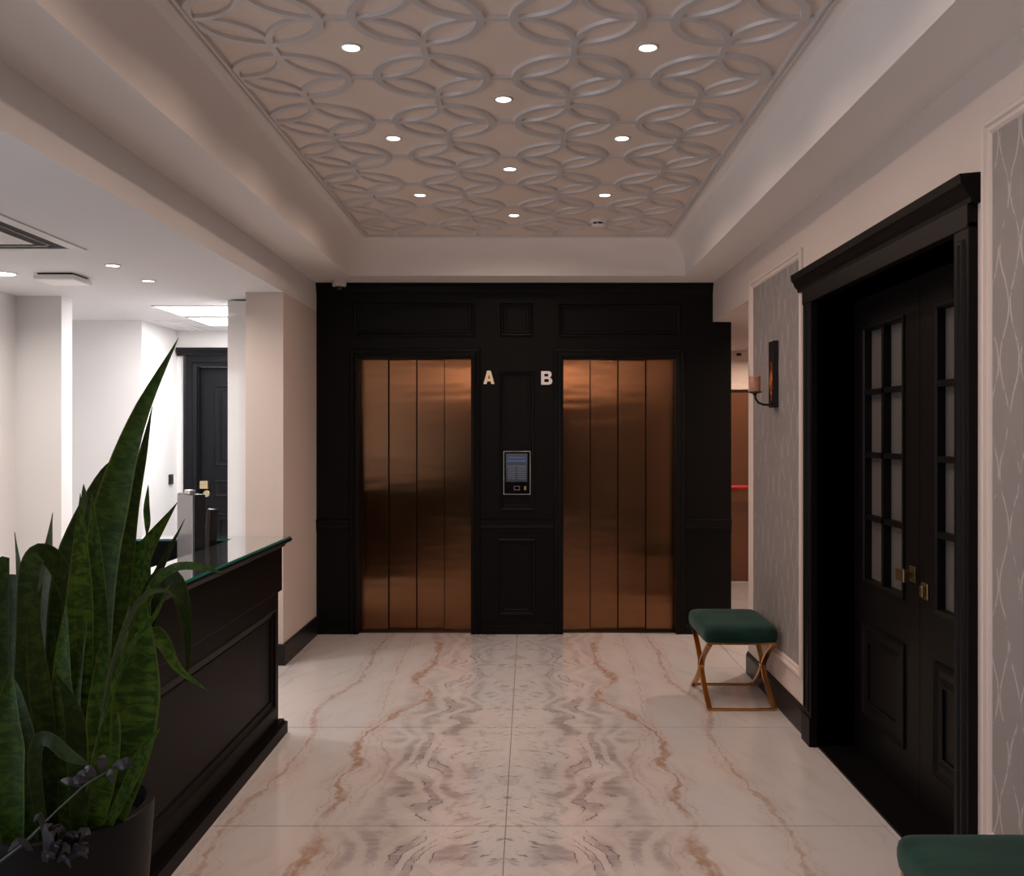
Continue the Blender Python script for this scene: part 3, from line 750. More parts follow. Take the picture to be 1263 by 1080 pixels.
# wallpaper panels and their frames
WO = (XR, 0, 0); WU, WV, WN = (0, 1, 0), (0, 0, 1), (-1, 0, 0)
fp = [(0, 0), (0, 0.012), (0.008, 0.020), (0.020, 0.018), (0.026, 0.010), (0.038, 0.012), (0.046, 0.006), (0.050, 0.0)]
ZP0, ZP1 = 0.275, 2.470
for n, (y0, y1) in enumerate(((4.955, 6.10), (0.55, 2.972))):
    box('wallpaper_panel', 'wallpaper', (XR - 0.003, XR, y0 + 0.03, y1 - 0.03, ZP0 + 0.03, ZP1 - 0.03), wr)
    t = MB().sweep(rect(y0, ZP0, y1, ZP1), fp, WO, WU, WV, WN).obj('trim_%d' % (n + 1), 'paint')
    struct(t, ('cream picture-frame moulding round the wallpaper behind the far stool', 'cream picture-frame moulding round the wallpaper beside the near stool')[n])
bp = [(0, 0), (0.015, 0), (0.015, 0.118), (0.010, 0.124), (0.010, 0.130), (0.004, 0.136), (0, 0.136)]
bb = MB(); bb.extrude(bp, (XR, DY1 + 0.15, 0), (XR, WE, 0), (-1, 0, 0), (0, 0, 1)); bb.extrude(bp, (XR, YF, 0), (XR, DY0 - 0.15, 0), (-1, 0, 0), (0, 0, 1))
struct(bb.obj('baseboard_right', 'blackbase'), 'black skirting along the right wall')

# ------------------------------------------------------------------ black double door
d1 = struct(empty('door_1', (XR, (DY0 + DY1) / 2, 0)), 'black glazed double door with a heavy crowned casing')
# reveal lining and threshold
mb = MB(); mb.box(XR - 0.002, XR + 0.27, DY1, DY1 + 0.012, 0, DTOP); mb.box(XR - 0.002, XR + 0.27, DY0 - 0.012, DY0, 0, DTOP); mb.box(XR - 0.002, XR + 0.27, DY0, DY1, DTOP, DTOP + 0.012)
mb.obj('lining', 'doorblack', d1)
box('threshold', 'doorblack', (XR + 0.004, LX + 0.05, DY0, DY1, 0.0, 0.010), d1)
box('backing', 'slot', (XR + 0.268, XR + 0.29, DY0 - 0.05, DY1 + 0.05, 0.0, DTOP + 0.05), d1)
JWN, JWF = 0.105, 0.138; JP = 0.030
for (ya, yb) in ((DY1, DY1 + JWF), (DY0 - JWN, DY0)):
    j = box('door_jamb', 'doorblack', (XR - JP, XR, ya, yb, 0, DTOP + 0.02), d1, bevel=0.003)
    MB().sweep(rect(ya + 0.025, 0.16, yb - 0.025, DTOP - 0.03), [(0, 0), (0.006, 0.008), (0.016, 0.008), (0.022, 0.0)], (XR - JP, 0, 0), WU, WV, WN).obj('jamb_moulding', 'doorblack', j)
    box('plinth_block', 'doorblack', (XR - JP - 0.008, XR, ya - 0.002, yb + 0.002, 0, 0.14), d1, bevel=0.003)
box('door_frieze', 'doorblack', (XR - JP - 0.004, XR, DY0 - JWN, DY1 + JWF, DTOP + 0.02 - 0.02, 2.265), d1, bevel=0.003)
cr = [(0, 2.235), (0.034, 2.235), (0.036, 2.250), (0.048, 2.262), (0.058, 2.285), (0.066, 2.292), (0.070, 2.322), (0, 2.328)]
MB().extrude(cr, (XR, DY0 - JWN - 0.028, 0), (XR, DY1 + JWF + 0.082, 0), (-1, 0, 0), (0, 0, 1)).obj('door_crown', 'doorblack', d1)
YM = (DY0 + DY1) / 2
GZ0, GZ1 = 0.84, 2.005
for s, (ya, yb) in ((1, (YM + 0.002, DY1 - 0.003)), (-1, (DY0 + 0.003, YM - 0.002))):
    # glazed field measured from the hinge side
    if s > 0: g0, g1 = 4.095, 4.565
    else: g0, g1 = DY0 + DY1 - 4.565, DY0 + DY1 - 4.095
    T = 0.045
    mb = MB()
    mb.box(LX, LX + T, ya, g0, 0.012, DTOP - 0.003); mb.box(LX, LX + T, g1, yb, 0.012, DTOP - 0.003)
    mb.box(LX, LX + T, g0, g1, GZ1, DTOP - 0.003); mb.box(LX, LX + T, g0, g1, 0.012, GZ0)
    lf = mb.obj('door_leaf', 'doorblack', d1)
    w = (g1 - g0)
    mb = MB()
    mb.box(LX - 0.004, LX + T - 0.006, (g0 + g1) / 2 - 0.014, (g0 + g1) / 2 + 0.014, GZ0, GZ1); mb.obj('glazing_bar', 'doorblack', lf)
    for k in range(1, 4):
        z = GZ0 + (GZ1 - GZ0) * k / 4
        MB().box(LX - 0.004, LX + T - 0.006, g0, g1, z - 0.012, z + 0.012).obj('glazing_bar', 'doorblack', lf)
    MB().sweep(rect(g0, GZ0, g1, GZ1), [(-0.016, 0), (-0.016, 0.008), (-0.004, 0.010), (0.003, 0.002), (0.004, -0.03)], (LX, 0, 0), WU, WV, WN).obj('glazing_bead', 'doorblack', lf)
    for c in range(2):
        for r in range(4):
            a = g0 + w * c / 2; z = GZ0 + (GZ1 - GZ0) * r / 4
            MB().box(LX + 0.030, LX + 0.038, a + 0.003, a + w / 2 - 0.003, z + 0.003, z + (GZ1 - GZ0) / 4 - 0.003).obj('pane', 'frost', lf)
    MB().sweep(rect(g0 - 0.02, 0.20, g1 + 0.02, 0.64), [(0, 0), (0, 0.010), (0.014, 0.014), (0.026, 0.004), (0.05, 0.003), (0.075, 0.010), (0.085, 0.010), (0.085, 0)], (LX, 0, 0), WU, WV, WN).obj('raised_panel', 'doorblack', lf)
    hy = YM + s * 0.062
    zz = 0.945 if s > 0 else 0.895
    MB().box(LX - 0.008, LX, hy - 0.03, hy + 0.03, zz - 0.032, zz + 0.032).obj('handle_plate', 'darkbrass', lf, bevel=0.002, seg=1)
    if s > 0:
        MB().box(LX - 0.055, LX - 0.008, hy - 0.012, hy + 0.012, zz - 0.012, zz + 0.012).obj('handle_neck', 'darkbrass', lf)
        MB().box(LX - 0.066, LX - 0.050, hy - 0.060, hy + 0.028, zz - 0.026, zz + 0.026).obj('handle', 'darkbrass', lf, bevel=0.003, seg=1)
    else:
        MB().box(LX - 0.022, LX - 0.008, hy - 0.014, hy + 0.014, zz - 0.022, zz + 0.022).obj('lock_cylinder', 'darkbrass', lf, bevel=0.002, seg=1)

# ------------------------------------------------------------------ wall sconce
sy = 5.485
sc = empty('wall_sconce', (XR, sy, 1.67)); tag(sc, 'black iron wall sconce with pointed copper mirror and amber candle holder', 'sconce')
MB().box(XR - 0.030, XR, sy - 0.050, sy + 0.050, 1.668, 2.043).obj('back_plate', 'iron', sc, bevel=0.002, seg=1)
for yy in (sy - 0.046, sy + 0.046): box('edge_rib', 'iron', (XR - 0.034, XR - 0.028, yy - 0.004, yy + 0.004, 1.670, 2.041), sc)
mb = MB(); pts = []
for i in range(25):
    a = i / 24 * 2 - 1
    pts.append((0.036 * (1 - abs(a) ** 1.7), 1.815 + 0.118 * a))
n = len(pts)
lens_loop = [(p[0], p[1]) for p in pts] + [(-p[0], p[1]) for p in reversed(pts[1:-1])]
mb.extrude([(a, b) for a, b in lens_loop], (XR - 0.020, sy, 0), (XR - 0.0335, sy, 0), (0, 1, 0), (0, 0, 1))
mb.obj('copper_mirror', 'amber', sc)
cxx = WX(931, sy)
arm = [(XR - 0.02, sy, 1.684), (XR - 0.06, sy, 1.684), (cxx + 0.045, sy, 1.686), (cxx + 0.018, sy, 1.698), (cxx + 0.004, sy, 1.720), (cxx, sy, 1.748)]
MB().tube(arm, 0.0065, 8).obj('arm', 'iron', sc, smooth=True)
MB().lathe([(0.008, -0.016), (0.012, -0.006), (0.040, 0.002), (0.042, 0.006), (0.036, 0.006), (0.030, 0.003)], 24, (cxx, sy, 1.752)).obj('dish', 'iron', sc, smooth=True)
MB().lathe([(0.030, 0), (0.032, 0.004), (0.032, 0.088), (0.028, 0.090), (0.024, 0.080)], 24, (cxx, sy, 1.756)).obj('candle', 'candle', sc, smooth=True)

# ================================================================== ceiling lamps
def downlight(x, y, z, label, group, lens, watts, colr, r=0.031, lamp=True, tilt=0):
    t = empty('ceiling_spotlight', (x, y, z)); tag(t, label, 'ceiling light', group)
    MB().lathe([(r + 0.012, 0.0), (r + 0.012, -0.003), (r + 0.004, -0.006), (r, -0.004), (r, 0.0)], 24, (x, y, z)).obj('trim_ring', 'white', t, smooth=True)
    MB().lathe([(r, -0.0005), (r, -0.003)], 24, (x, y, z)).obj('lens', lens, t)
    if lamp:
        ld = bpy.data.lights.new('spotlight_lamp', 'AREA'); ld.shape = 'DISK'; ld.size = r * 1.9; ld.spread = R(SPOT_SPREAD); ld.energy = watts; ld.color = colr
        lo = bpy.data.objects.new('spotlight_lamp', ld); COL.objects.link(lo); lo.parent = t; lo.location = (0, 0, -0.008 if not tilt else -0.05); lo.rotation_euler = (R(tilt), 0, 0)
    return t


LG = 'spotlights in the patterned ceiling'
for x, y, lab in ((-0.653, 3.56, 'near left spotlight of the patterned ceiling, nearest the left cove'), (0.433, 3.56, 'near right spotlight of the patterned ceiling'),
                  (-0.11, 4.11, 'nearest of the three spotlights down the middle of the patterned ceiling'),
                  (-0.651, 4.652, 'second spotlight from the camera along the left row of the patterned ceiling'), (0.442, 4.652, 'second spotlight from the camera along the right row of the patterned ceiling'),
                  (-0.104, 5.19, 'middle one of the three spotlights down the middle of the patterned ceiling'),
                  (-0.647, 5.756, 'far left spotlight of the patterned ceiling before lift A'), (0.446, 5.756, 'far right spotlight of the patterned ceiling near the smoke detector'),
                  (-0.10, 6.29, 'farthest of the three spotlights down the middle of the patterned ceiling'),
                  (-0.11, 3.02, 'spotlight above the camera end of the middle row'), (-0.655, 2.47, 'spotlight above the potted plant'), (0.435, 2.47, 'spotlight above the near green stool'),
                  (-0.60, -1.72, 'left added spotlight, unseen, washing the wall above the street door'), (0.40, -1.72, 'right added spotlight, unseen, washing the wall above the street door'), (-0.655, 1.38, 'left spotlight by the street entrance'), (0.435, 1.38, 'right spotlight by the street entrance')):
    downlight(x, y, ZT if y > -1 else ZC, lab, LG, 'lens', SPOT_W if y > -1 else 13.0, SPOT_COL, tilt=0 if y > -1 else -62)  # the two wall washers are added, unseen, to brighten the lift reflections
RG = 'spotlights in the reception ceiling'
downlight(WX(139, 5.38), 5.38, ZR, 'small round spotlight in the reception ceiling, nearer of the pair', RG, 'lens_cool', RSPOT_W, (1.0, 0.9, 0.82), 0.034)
downlight(WX(183, 5.92), 5.92, ZR, 'small round spotlight in the reception ceiling, farther of the pair', RG, 'lens_cool', RSPOT_W, (1.0, 0.9, 0.82), 0.034)
downlight(WX(1, 5.65), 5.65, ZR, 'bright spotlight in the reception ceiling at the left edge of the photo', RG, 'lens_cool', RSPOT_W, (1.0, 0.93, 0.88), 0.078)
downlight(2.22, 9.40, 2.371, 'tiny spotlight in the side passage ceiling', 'passage spotlights', 'lens', PASS_W * 0.35, (1.0, 0.72, 0.56), 0.03)
downlight(2.3, 7.2, 2.371, 'spotlight in the side passage ceiling beside the lift wall', 'passage spotlights', 'lens', PASS_W, (1.0, 0.74, 0.60), 0.035)
# square light panels
for y0, lab in ((7.06, 'square white light panel in the reception ceiling, nearer one'), (7.755, 'square white light panel in the reception ceiling, farther one')):
    t = empty('light_panel', (-2.44, y0 + 0.3, ZR)); tag(t, lab, 'ceiling light', 'square reception light panels')
    MB().sweep(rect(-2.745, y0, -2.135, y0 + 0.605), [(0, 0), (0, 0.008), (0.012, 0.008), (0.014, 0.0)], (0, 0, ZR), (1, 0, 0), (0, 1, 0), (0, 0, -1)).obj('frame', 'white', t)
    box('diffuser', 'panel', (-2.733, -2.147, y0 + 0.012, y0 + 0.593, ZR - 0.005, ZR), t)
    ld = bpy.data.lights.new('panel_lamp', 'AREA'); ld.shape = 'SQUARE'; ld.size = 0.57; ld.energy = PANEL_W; ld.color = PANEL_COL
    lo = bpy.data.objects.new('panel_lamp', ld); COL.objects.link(lo); lo.parent = t; lo.location = (0, 0, -0.010)

# smoke detector
sx_, sy_ = WX(738, 6.43) , 6.43
sd = empty('smoke_detector', (sx_, sy_, ZT)); tag(sd, 'white round smoke detector with dark slots in the patterned ceiling', 'smoke detector')
MB().lathe([(0.052, 0), (0.054, -0.016), (0.046, -0.020)], 24, (sx_, sy_, ZT)).obj('base', 'brightwhite', sd, smooth=True)
MB().lathe([(0.038, -0.020), (0.038, -0.034)], 20, (sx_, sy_, ZT)).obj('chamber', 'slot', sd)
for k in range(6):
    a = k * math.pi / 3 + 0.3
    x, y = sx_ + 0.040 * math.cos(a), sy_ + 0.040 * math.sin(a)
    MB().box(x - 0.005, x + 0.005, y - 0.005, y + 0.005, ZT - 0.035, ZT - 0.019).obj('rib', 'white', sd)
MB().lathe([(0.044, -0.034), (0.040, -0.042), (0.022, -0.046)], 24, (sx_, sy_, ZT)).obj('cap', 'brightwhite', sd, smooth=True)

# dome camera
dcx, dcy = WX(418.5, 7.27), 7.27
dc = empty('dome_camera', (dcx, dcy, ZC)); tag(dc, 'small white dome security camera at the ceiling corner above lift A', 'camera')
MB().lathe([(0.050, 0), (0.054, -0.012), (0.052, -0.040), (0.046, -0.046), (0.032, -0.048)], 24, (dcx, dcy, ZC)).obj('housing', 'white', dc, smooth=True)
MB().lathe([(0.036, -0.044), (0.034, -0.060), (0.024, -0.074), (0.010, -0.081), (0.002, -0.082)], 20, (dcx, dcy, ZC)).obj('dome', 'blackglass', dc, smooth=True)

# ceiling cassette
ca = empty('air_cassette', (-2.67, 4.52, ZR)); tag(ca, 'white ceiling air-conditioning cassette with black slots', 'air conditioner')
cy1 = 4.93; cx1 = -2.24; S = 0.86
MB().sweep(rect(cx1 - S, cy1 - S, cx1, cy1), [(0, 0.0015), (0, 0.003), (0.004, 0.006), (0.06, 0.008), (0.062, 0.008), (0.062, 0.0015)], (0, 0, ZR), (1, 0, 0), (0, 1, 0), (0, 0, -1)).obj('fascia', 'white', ca)
box('air_slots', 'slot', (cx1 - S + 0.06, cx1 - 0.06, cy1 - S + 0.06, cy1 - 0.06, ZR - 0.004, ZR - 0.0015), ca)
for a in ((cx1 - 0.123, cx1 - 0.119, cy1 - S + 0.14, cy1 - 0.14), (cx1 - S + 0.118, cx1 - S + 0.125, cy1 - S + 0.14, cy1 - 0.14), (cx1 - S + 0.14, cx1 - 0.14, cy1 - 0.125, cy1 - 0.118), (cx1 - S + 0.14, cx1 - 0.14, cy1 - S + 0.118, cy1 - S + 0.125)):
    box('louvre', 'white', (*a, ZR - 0.0075, ZR - 0.003), ca)
box('centre_grille', 'white', (cx1 - S + 0.18, cx1 - 0.18, cy1 - S + 0.18, cy1 - 0.18, ZR - 0.008, ZR - 0.004), ca)

# access point
apx, apy = -2.752, 5.74
ap = empty('access_point', (apx, apy, ZR)); tag(ap, 'flat square white box on the reception ceiling near the air cassette', 'access point')
MB().box(apx - 0.10, apx + 0.10, apy - 0.10, apy + 0.10, ZR - 0.012, ZR).obj('mount', 'lensd', ap)
MB().box(apx - 0.12, apx + 0.12, apy - 0.12, apy + 0.12, ZR - 0.042, ZR - 0.010).obj('cover', 'brightwhite', ap, bevel=0.012, seg=3)

# slot diffuser at the far end of the reception
sl = empty('slot_diffuser', (-2.95, 8.3, ZR)); tag(sl, 'faint white slot diffuser in the ceiling before the dark door', 'vent')
box('frame', 'rceil', (-3.10, -2.78, 7.98, 8.72, ZR - 0.004, ZR), sl)
for k in range(4):
    box('slat', 'rceil', (-3.07 + k * 0.07, -3.03 + k * 0.07, 8.01, 8.69, ZR - 0.009, ZR - 0.003), sl)

# ================================================================== reception counter
KX, KY0, KY1 = -1.278, 2.72, 4.97
kt = empty('reception_counter', (-1.4, 3.85, 0)); tag(kt, 'black wooden reception counter with a glass ledge on top', 'counter')
KB = -1.460           # back of the tall front
box('front_body', 'counter', (KB, KX - 0.016, KY0 + 0.01, KY1 - 0.02, 0.05, 0.955), kt)
fb = bpy.data.objects['front_body']
# frame: stiles, rails, frieze
for nm, a in (('stile', (KX - 0.016, KX, KY1 - 0.16 + 0.13 - 0.045, KY1 - 0.02, 0.05, 0.73)), ('stile', (KX - 0.016, KX, KY0 + 0.01, KY0 + 0.10, 0.05, 0.73)),
              ('rail', (KX - 0.016, KX, KY0 + 0.10, KY1 - 0.075, 0.645, 0.73)), ('rail', (KX - 0.016, KX, KY0 + 0.10, KY1 - 0.075, 0.05, 0.135))):
    box(nm, 'counter', a, kt)
MB().sweep(rect(KY0 + 0.10, 0.135, KY1 - 0.075, 0.645), [(0, 0.0), (0.004, 0.006), (0.016, 0.004), (0.022, -0.006), (0.040, -0.010), (0.048, -0.008), (0.056, -0.016)], (KX, 0, 0), WU, WV, (1, 0, 0)).obj('panel_moulding', 'counter', kt)
box('frieze', 'counter', (KX - 0.016, KX + 0.018, KY0, KY1 - 0.012, 0.725, 0.945), kt, bevel=0.003)
MB().extrude([(0, 0.945), (0.022, 0.945), (0.030, 0.955), (0.036, 0.968), (0.058, 0.972), (0.064, 0.980), (0.060, 0.989), (0, 0.989)], (KX, KY0 - 0.02, 0), (KX, KY1 + 0.012, 0), (1, 0, 0), (0, 0, 1)).obj('top_moulding', 'counter', kt)
box('ledge_board', 'counter', (KB - 0.02, KX, KY0 - 0.02, KY1 + 0.005, 0.955, 0.989), kt)
MB().extrude([(0, 0), (0.044, 0), (0.044, 0.056), (0.026, 0.059), (0.026, 0.068), (0.006, 0.069), (0, 0.07)], (KX, KY0 - 0.02, 0), (KX, KY1 - 0.004, 0), (1, 0, 0), (0, 0, 1)).obj('plinth', 'counter', kt)
# far return
RT0, RT1 = 4.82, KY1
box('return_body', 'counter', (-2.25, KB, RT0 + 0.03, RT1 - 0.02, 0.0, 0.96), kt)
box('return_ledge', 'counter', (-2.26, KB - 0.02, RT0, RT1 + 0.005, 0.955, 0.989), kt)
GX0, GX1 = -1.473, -1.219
gt = box('glass_top', 'glass', (GX0, GX1 - 0.001, KY0 - 0.018, KY1 + 0.004, 0.990, 1.000), kt)
box('glass_edge', 'glassedge', (GX1 - 0.001, GX1, KY0 - 0.018, KY1 + 0.004, 0.990, 0.9995), gt)
gr = box('glass_return', 'glass', (-2.26, GX0 - 0.001, RT0 + 0.001, RT1 + 0.004, 0.990, 1.000), kt)
box('glass_edge', 'glassedge', (-2.26, GX0 - 0.001, RT0 - 0.0005, RT0 + 0.001, 0.990, 0.9995), gr)
# working desk behind the front
box('desk_top', 'desk', (-2.05, KB - 0.001, KY0 + 0.05, RT0 + 0.03, 0.72, 0.75), kt)
box('desk_panel', 'desk', (-2.03, -2.00, KY0 + 0.1, RT0 + 0.03, 0.0, 0.72), kt)

# monitor on the desk
mo = empty('monitor', (-1.60, 4.45, 0.75)); tag(mo, 'grey screen with a black housing rising behind the counter ledge', 'monitor')
def local(o, parent):
    o.matrix_parent_inverse = Matrix(); return o
mo.rotation_euler = (0, 0, 0)
p0 = Vector((WX(219.5, 4.58), 4.58)); p1 = Vector((WX(238.5, 4.42), 4.42))
mdir = (p1 - p0); wlen = mdir.length; ang = math.atan2(mdir.y, mdir.x); cen = (p0 + p1) / 2
mo.location = (cen.x, cen.y, 0.7515); mo.rotation_euler = (0, 0, ang)
for nm, m_, a in (('screen', 'scr', (-wlen / 2, wlen / 2, -0.004, 0.0, 0.10, 0.488)), ('housing', 'lensd', (-wlen / 2, wlen / 2 + 0.008, 0.0, 0.052, 0.09, 0.492)),
                  ('webcam', 'silver', (-0.02, 0.05, 0.0, 0.03, 0.492, 0.51)), ('stand', 'lensd', (-0.03, 0.03, 0.02, 0.05, 0.012, 0.12)), ('foot', 'lensd', (-0.09, 0.09, -0.04, 0.09, 0.0, 0.014))):
    o = MB().box(*a).obj(nm, m_, None, bevel=0.002, seg=1); o.parent = mo
# second, smaller device
tm = empty('card_terminal', (WX(257, 4.70), 4.70, 0.757)); tag(tm, 'small upright black terminal beside the monitor behind the counter', 'terminal')
tm.rotation_euler = (0, R(4), R(-30))
for nm, m_, a in (('body', 'lensd', (-0.017, 0.015, -0.020, 0.024, 0.0, 0.402)), ('front_glass', 'blackglass', (-0.021, -0.017, -0.016, 0.020, 0.16, 0.39)), ('cap', 'silver', (-0.014, 0.012, -0.016, 0.0, 0.400, 0.404)), ('side_key', 'lensd', (-0.032, -0.021, -0.014, 0.006, 0.20, 0.33))):
    o = MB().box(*a).obj(nm, m_, None, bevel=0.004, seg=2); o.parent = tm

# ================================================================== stools
def cushion(mb, x0, x1, y0, y1, z0, z1):
    nx, ny = 18, 22; n0 = len(mb.v); cx, cy = (x0 + x1) / 2, (y0 + y1) / 2; hx, hy = (x1 - x0) / 2, (y1 - y0) / 2
    def sup(t): return math.copysign(abs(math.sin(t)) ** 0.28, math.sin(t))
    rings = []
    prof = [(0.955, 0.0), (0.985, 0.10), (1.0, 0.35), (1.0, 0.55), (0.985, 0.74), (0.95, 0.87), (0.88, 0.95), (0.7, 0.985), (0.4, 1.0), (0.0, 1.0)]
    seg = 64
    for s_, h in prof:
        ring = []
        for i in range(seg):
            a = 2 * math.pi * i / seg; ex = 0.20
            c, sn = math.cos(a), math.sin(a)
            px = math.copysign(abs(c) ** ex, c); py = math.copysign(abs(sn) ** ex, sn)
            k = 1.0
            mb.v.append((cx + hx * px * (s_ if s_ > 0.9 else s_), cy + hy * py * s_, z0 + (z1 - z0) * h)); ring.append(len(mb.v) - 1)
        rings.append(ring)
    for a, b in zip(rings[:-1], rings[1:]):
        for i in range(seg): mb.f.append((a[i], a[(i + 1) % seg], b[(i + 1) % seg], b[i]))
    mb.f.append(tuple(reversed(rings[0])))


def stool(x0, x1, y0, y1, label):
    t = empty('stool', ((x0 + x1) / 2, (y0 + y1) / 2, 0)); tag(t, label, 'stool', 'green velvet stools')
    ZS = 0.375
    mb = MB(); cushion(mb, x0, x1, y0, y1, ZS, 0.468); mb.obj('seat_cushion', 'velvet', t, smooth=True)
    mb = MB(); mb.box(x0 + 0.022, x1 - 0.014, y0 + 0.02, y1 - 0.02, ZS - 0.011, ZS); mb.obj('seat_frame', 'brass', t)
    fx0, fx1 = x0 + 0.033, x1 - 0.026; yc = (y0 + y1) / 2
    for fx in (fx0, fx1):
        for sgn, ye in ((-1, y0 + 0.03), (1, y1 - 0.03)):
            pts = []
            for i in range(17):
                q = i / 16 * 2 - 1                 # -1 floor .. 1 seat
                h = abs(yc + sgn * 0.012 - ye) * (abs(q) ** 1.45)
                pts.append((fx, yc + sgn * 0.012 + sgn * h, 0.006 + (ZS - 0.017) * (q + 1) / 2))
            MB().ribbon(pts, (1, 0, 0), 0.0135, 0.0085).obj('leg', 'brass', t)
        box('collar', 'brass', (fx - 0.016, fx + 0.016, yc - 0.026, yc + 0.026, 0.178, 0.196), t)
    for ye in (y0 + 0.03, y1 - 0.03):
        box('stretcher', 'brass', (fx0, fx1, ye - 0.0095, ye + 0.0095, 0.0, 0.013), t)
    return t


stool(0.957, 1.372, 5.315, 5.915, 'green velvet stool with crossed brass legs below the wall sconce')
stool(0.962, 1.374, 2.02, 2.60, 'green velvet stool cut off at the bottom right corner of the photo')

# ================================================================== potted plant
PYc = 2.40; PXc = -1.18; PR = 0.238; PZ = 0.60
pl = empty('potted_plant', (PXc, PYc, 0)); tag(pl, 'tall snake plant with dark mottled leaves in a black pot beside the counter', 'plant')
MB().lathe([(PR * 0.80, 0), (PR * 0.84, 0.02), (PR, PZ - 0.03), (PR, PZ), (PR - 0.004, PZ + 0.004), (PR - 0.018, PZ + 0.004), (PR - 0.022, PZ), (PR - 0.03, PZ - 0.06)], 56, (PXc, PYc, 0)).obj('pot', 'pot', pl, smooth=True)
MB().lathe([(0.01, PZ - 0.052), (0.10, PZ - 0.045), (PR - 0.029, PZ - 0.055), (PR - 0.029, PZ - 0.10), (0.01, PZ - 0.10)], 40, (PXc, PYc, 0)).obj('soil', 'soil', pl)
rnd = random.Random(7)


def crom(P, n):
    out = []; P = [P[0] * 2 - P[1]] + P + [P[-1] * 2 - P[-2]]
    m = len(P) - 3
    for i in range(n + 1):
        t = i / n * m; k = min(int(t), m - 1); t -= k
        a, b, c, d = P[k:k + 4]
        out.append(0.5 * ((2 * b) + (c - a) * t + (2 * a - 5 * b + 4 * c - d) * t * t + (3 * b - a - 3 * c + d) * t ** 3))
    return out


def leaf(pts, w, m='leaf', yaw=0.0, shape='blade', gut=0.22, seg=22, name='leaf', twist=0.0, ragged=False):
    """pts: 3-D points base->tip; w: full width in metres; yaw turns the blade about its own axis"""
    C = crom([Vector(p) for p in pts], seg); mb = MB(); S = [-1, -0.55, 0, 0.55, 1]
    for i, p in enumerate(C):
        t = i / seg
        tan = (C[min(i + 1, seg)] - C[max(i - 1, 0)]).normalized()
        side = tan.cross(Vector((0.25, -1, 0.1))).normalized()       # roughly across the view from the lobby
        nn = side.cross(tan).normalized()
        ya = yaw + twist * (t - 0.5)
        side2 = side * math.cos(ya) + nn * math.sin(ya); n2 = side2.cross(tan).normalized()
        if shape == 'blade':
            k = (0.42 + 0.58 * math.sin(min(t / 0.52, 1) * math.pi / 2)) * (1 if t < 0.52 else max(0.0, 1 - ((t - 0.52) / 0.48) ** 1.22))
        elif shape == 'strap': k = 0.75 + 0.25 * math.sin(t * math.pi) if t < 0.8 else (1 - ((t - 0.8) / 0.2) ** 1.6) * 0.90
        elif shape == 'broken': k = 0.7 + 0.3 * t
        else: k = math.sin(max(0.03, min(0.985, t)) * math.pi) ** 0.8
        hw = max(w / 2 * k, 0.0007); th = 0.0030 * (1 - 0.6 * t)
        wav = 0.0 if shape == 'thin' else 0.05 * hw * math.sin(t * 19 + yaw * 5)
        for s_ in S:
            zoff = hw * gut * (s_ * s_) + wav * s_
            if ragged and i == seg: q = p + tan * rnd.uniform(-0.02, 0.018)
            else: q = p
            mb.v.append(tuple(q + side2 * hw * s_ + n2 * (zoff + th * (1 - s_ * s_ * 0.7))))
        for s_ in S[1:-1][::-1]:
            zoff = hw * gut * (s_ * s_) + wav * s_
            mb.v.append(tuple(p + side2 * hw * s_ + n2 * (zoff - th * (1 - s_ * s_ * 0.7))))
    k = 8
    for i in range(seg):
        for j in range(k):
            a, b = i * k + j, i * k + (j + 1) % k
            mb.f.append((a, b, b + k, a + k))
    mb.f.append(tuple(reversed(range(k)))); mb.f.append(tuple(seg * k + i for i in range(k)))
    o = mb.obj(name, m, pl, smooth=True)
    run = [0.0]
    for i in range(seg): run.append(run[-1] + (C[i + 1] - C[i]).length)
    A1 = o.data.attributes.new('across', 'FLOAT', 'POINT'); A2 = o.data.attributes.new('along', 'FLOAT', 'POINT')
    sv = S + S[1:-1][::-1]
    A1.data.foreach_set('value', [sv[j] for i in range(seg + 1) for j in range(8)])
    A2.data.foreach_set('value', [run[i] for i in range(seg + 1) for j in range(8)])
    return o


def PT(px, py, Y): return (WX(px, Y), Y, WZ(py, Y))


def leaf_px(pts, wpx, **kw):
    """pts = (px, py, depth) base->tip"""
    Y = sum(p[2] for p in pts) / len(pts)
    W = [PT(*p) for p in pts]
    if pts[0][1] > 975:                    # rooted: the base goes into the soil inside the pot
        x, y = W[0][0] - PXc, W[0][1] - PYc; r = math.hypot(x, y); lim = PR - 0.065
        if r > lim: x, y = x * lim / r, y * lim / r
        W[0] = (PXc + x, PYc + y, PZ - 0.075)
    return leaf(W, wpx * Y / F, **kw)


B0 = 2.40
# the tall leaf and its neighbours
leaf_px([(118, 1022, 2.42), (118, 860, 2.42), (126, 700, 2.44), (145, 600, 2.46), (174, 510, 2.48), (220, 417, 2.50)], 43, yaw=0.15, gut=0.25)
leaf_px([(134, 1018, 2.44), (142, 880, 2.46), (150, 740, 2.48), (160, 640, 2.50), (176, 560, 2.51), (188, 500, 2.52)], 21, yaw=-0.3)
leaf_px([(80, 1015, 2.50), (76, 870, 2.52), (84, 740, 2.54), (105, 655, 2.56), (132, 588, 2.58), (150, 560, 2.58)], 46, m='leaf2', yaw=0.2)
leaf_px([(108, 1025, 2.34), (100, 880, 2.33), (98, 760, 2.33), (99, 680, 2.34), (99, 608, 2.35)], 32, yaw=-0.2)
leaf_px([(120, 1028, 2.38), (118, 900, 2.37), (118, 780, 2.37), (117, 690, 2.38), (113, 606, 2.40)], 34, yaw=0.1)
leaf_px([(60, 1020, 2.52), (50, 880, 2.54), (52, 760, 2.56), (59, 690, 2.57), (65, 632, 2.58)], 25, m='leafgrey', yaw=0.4)
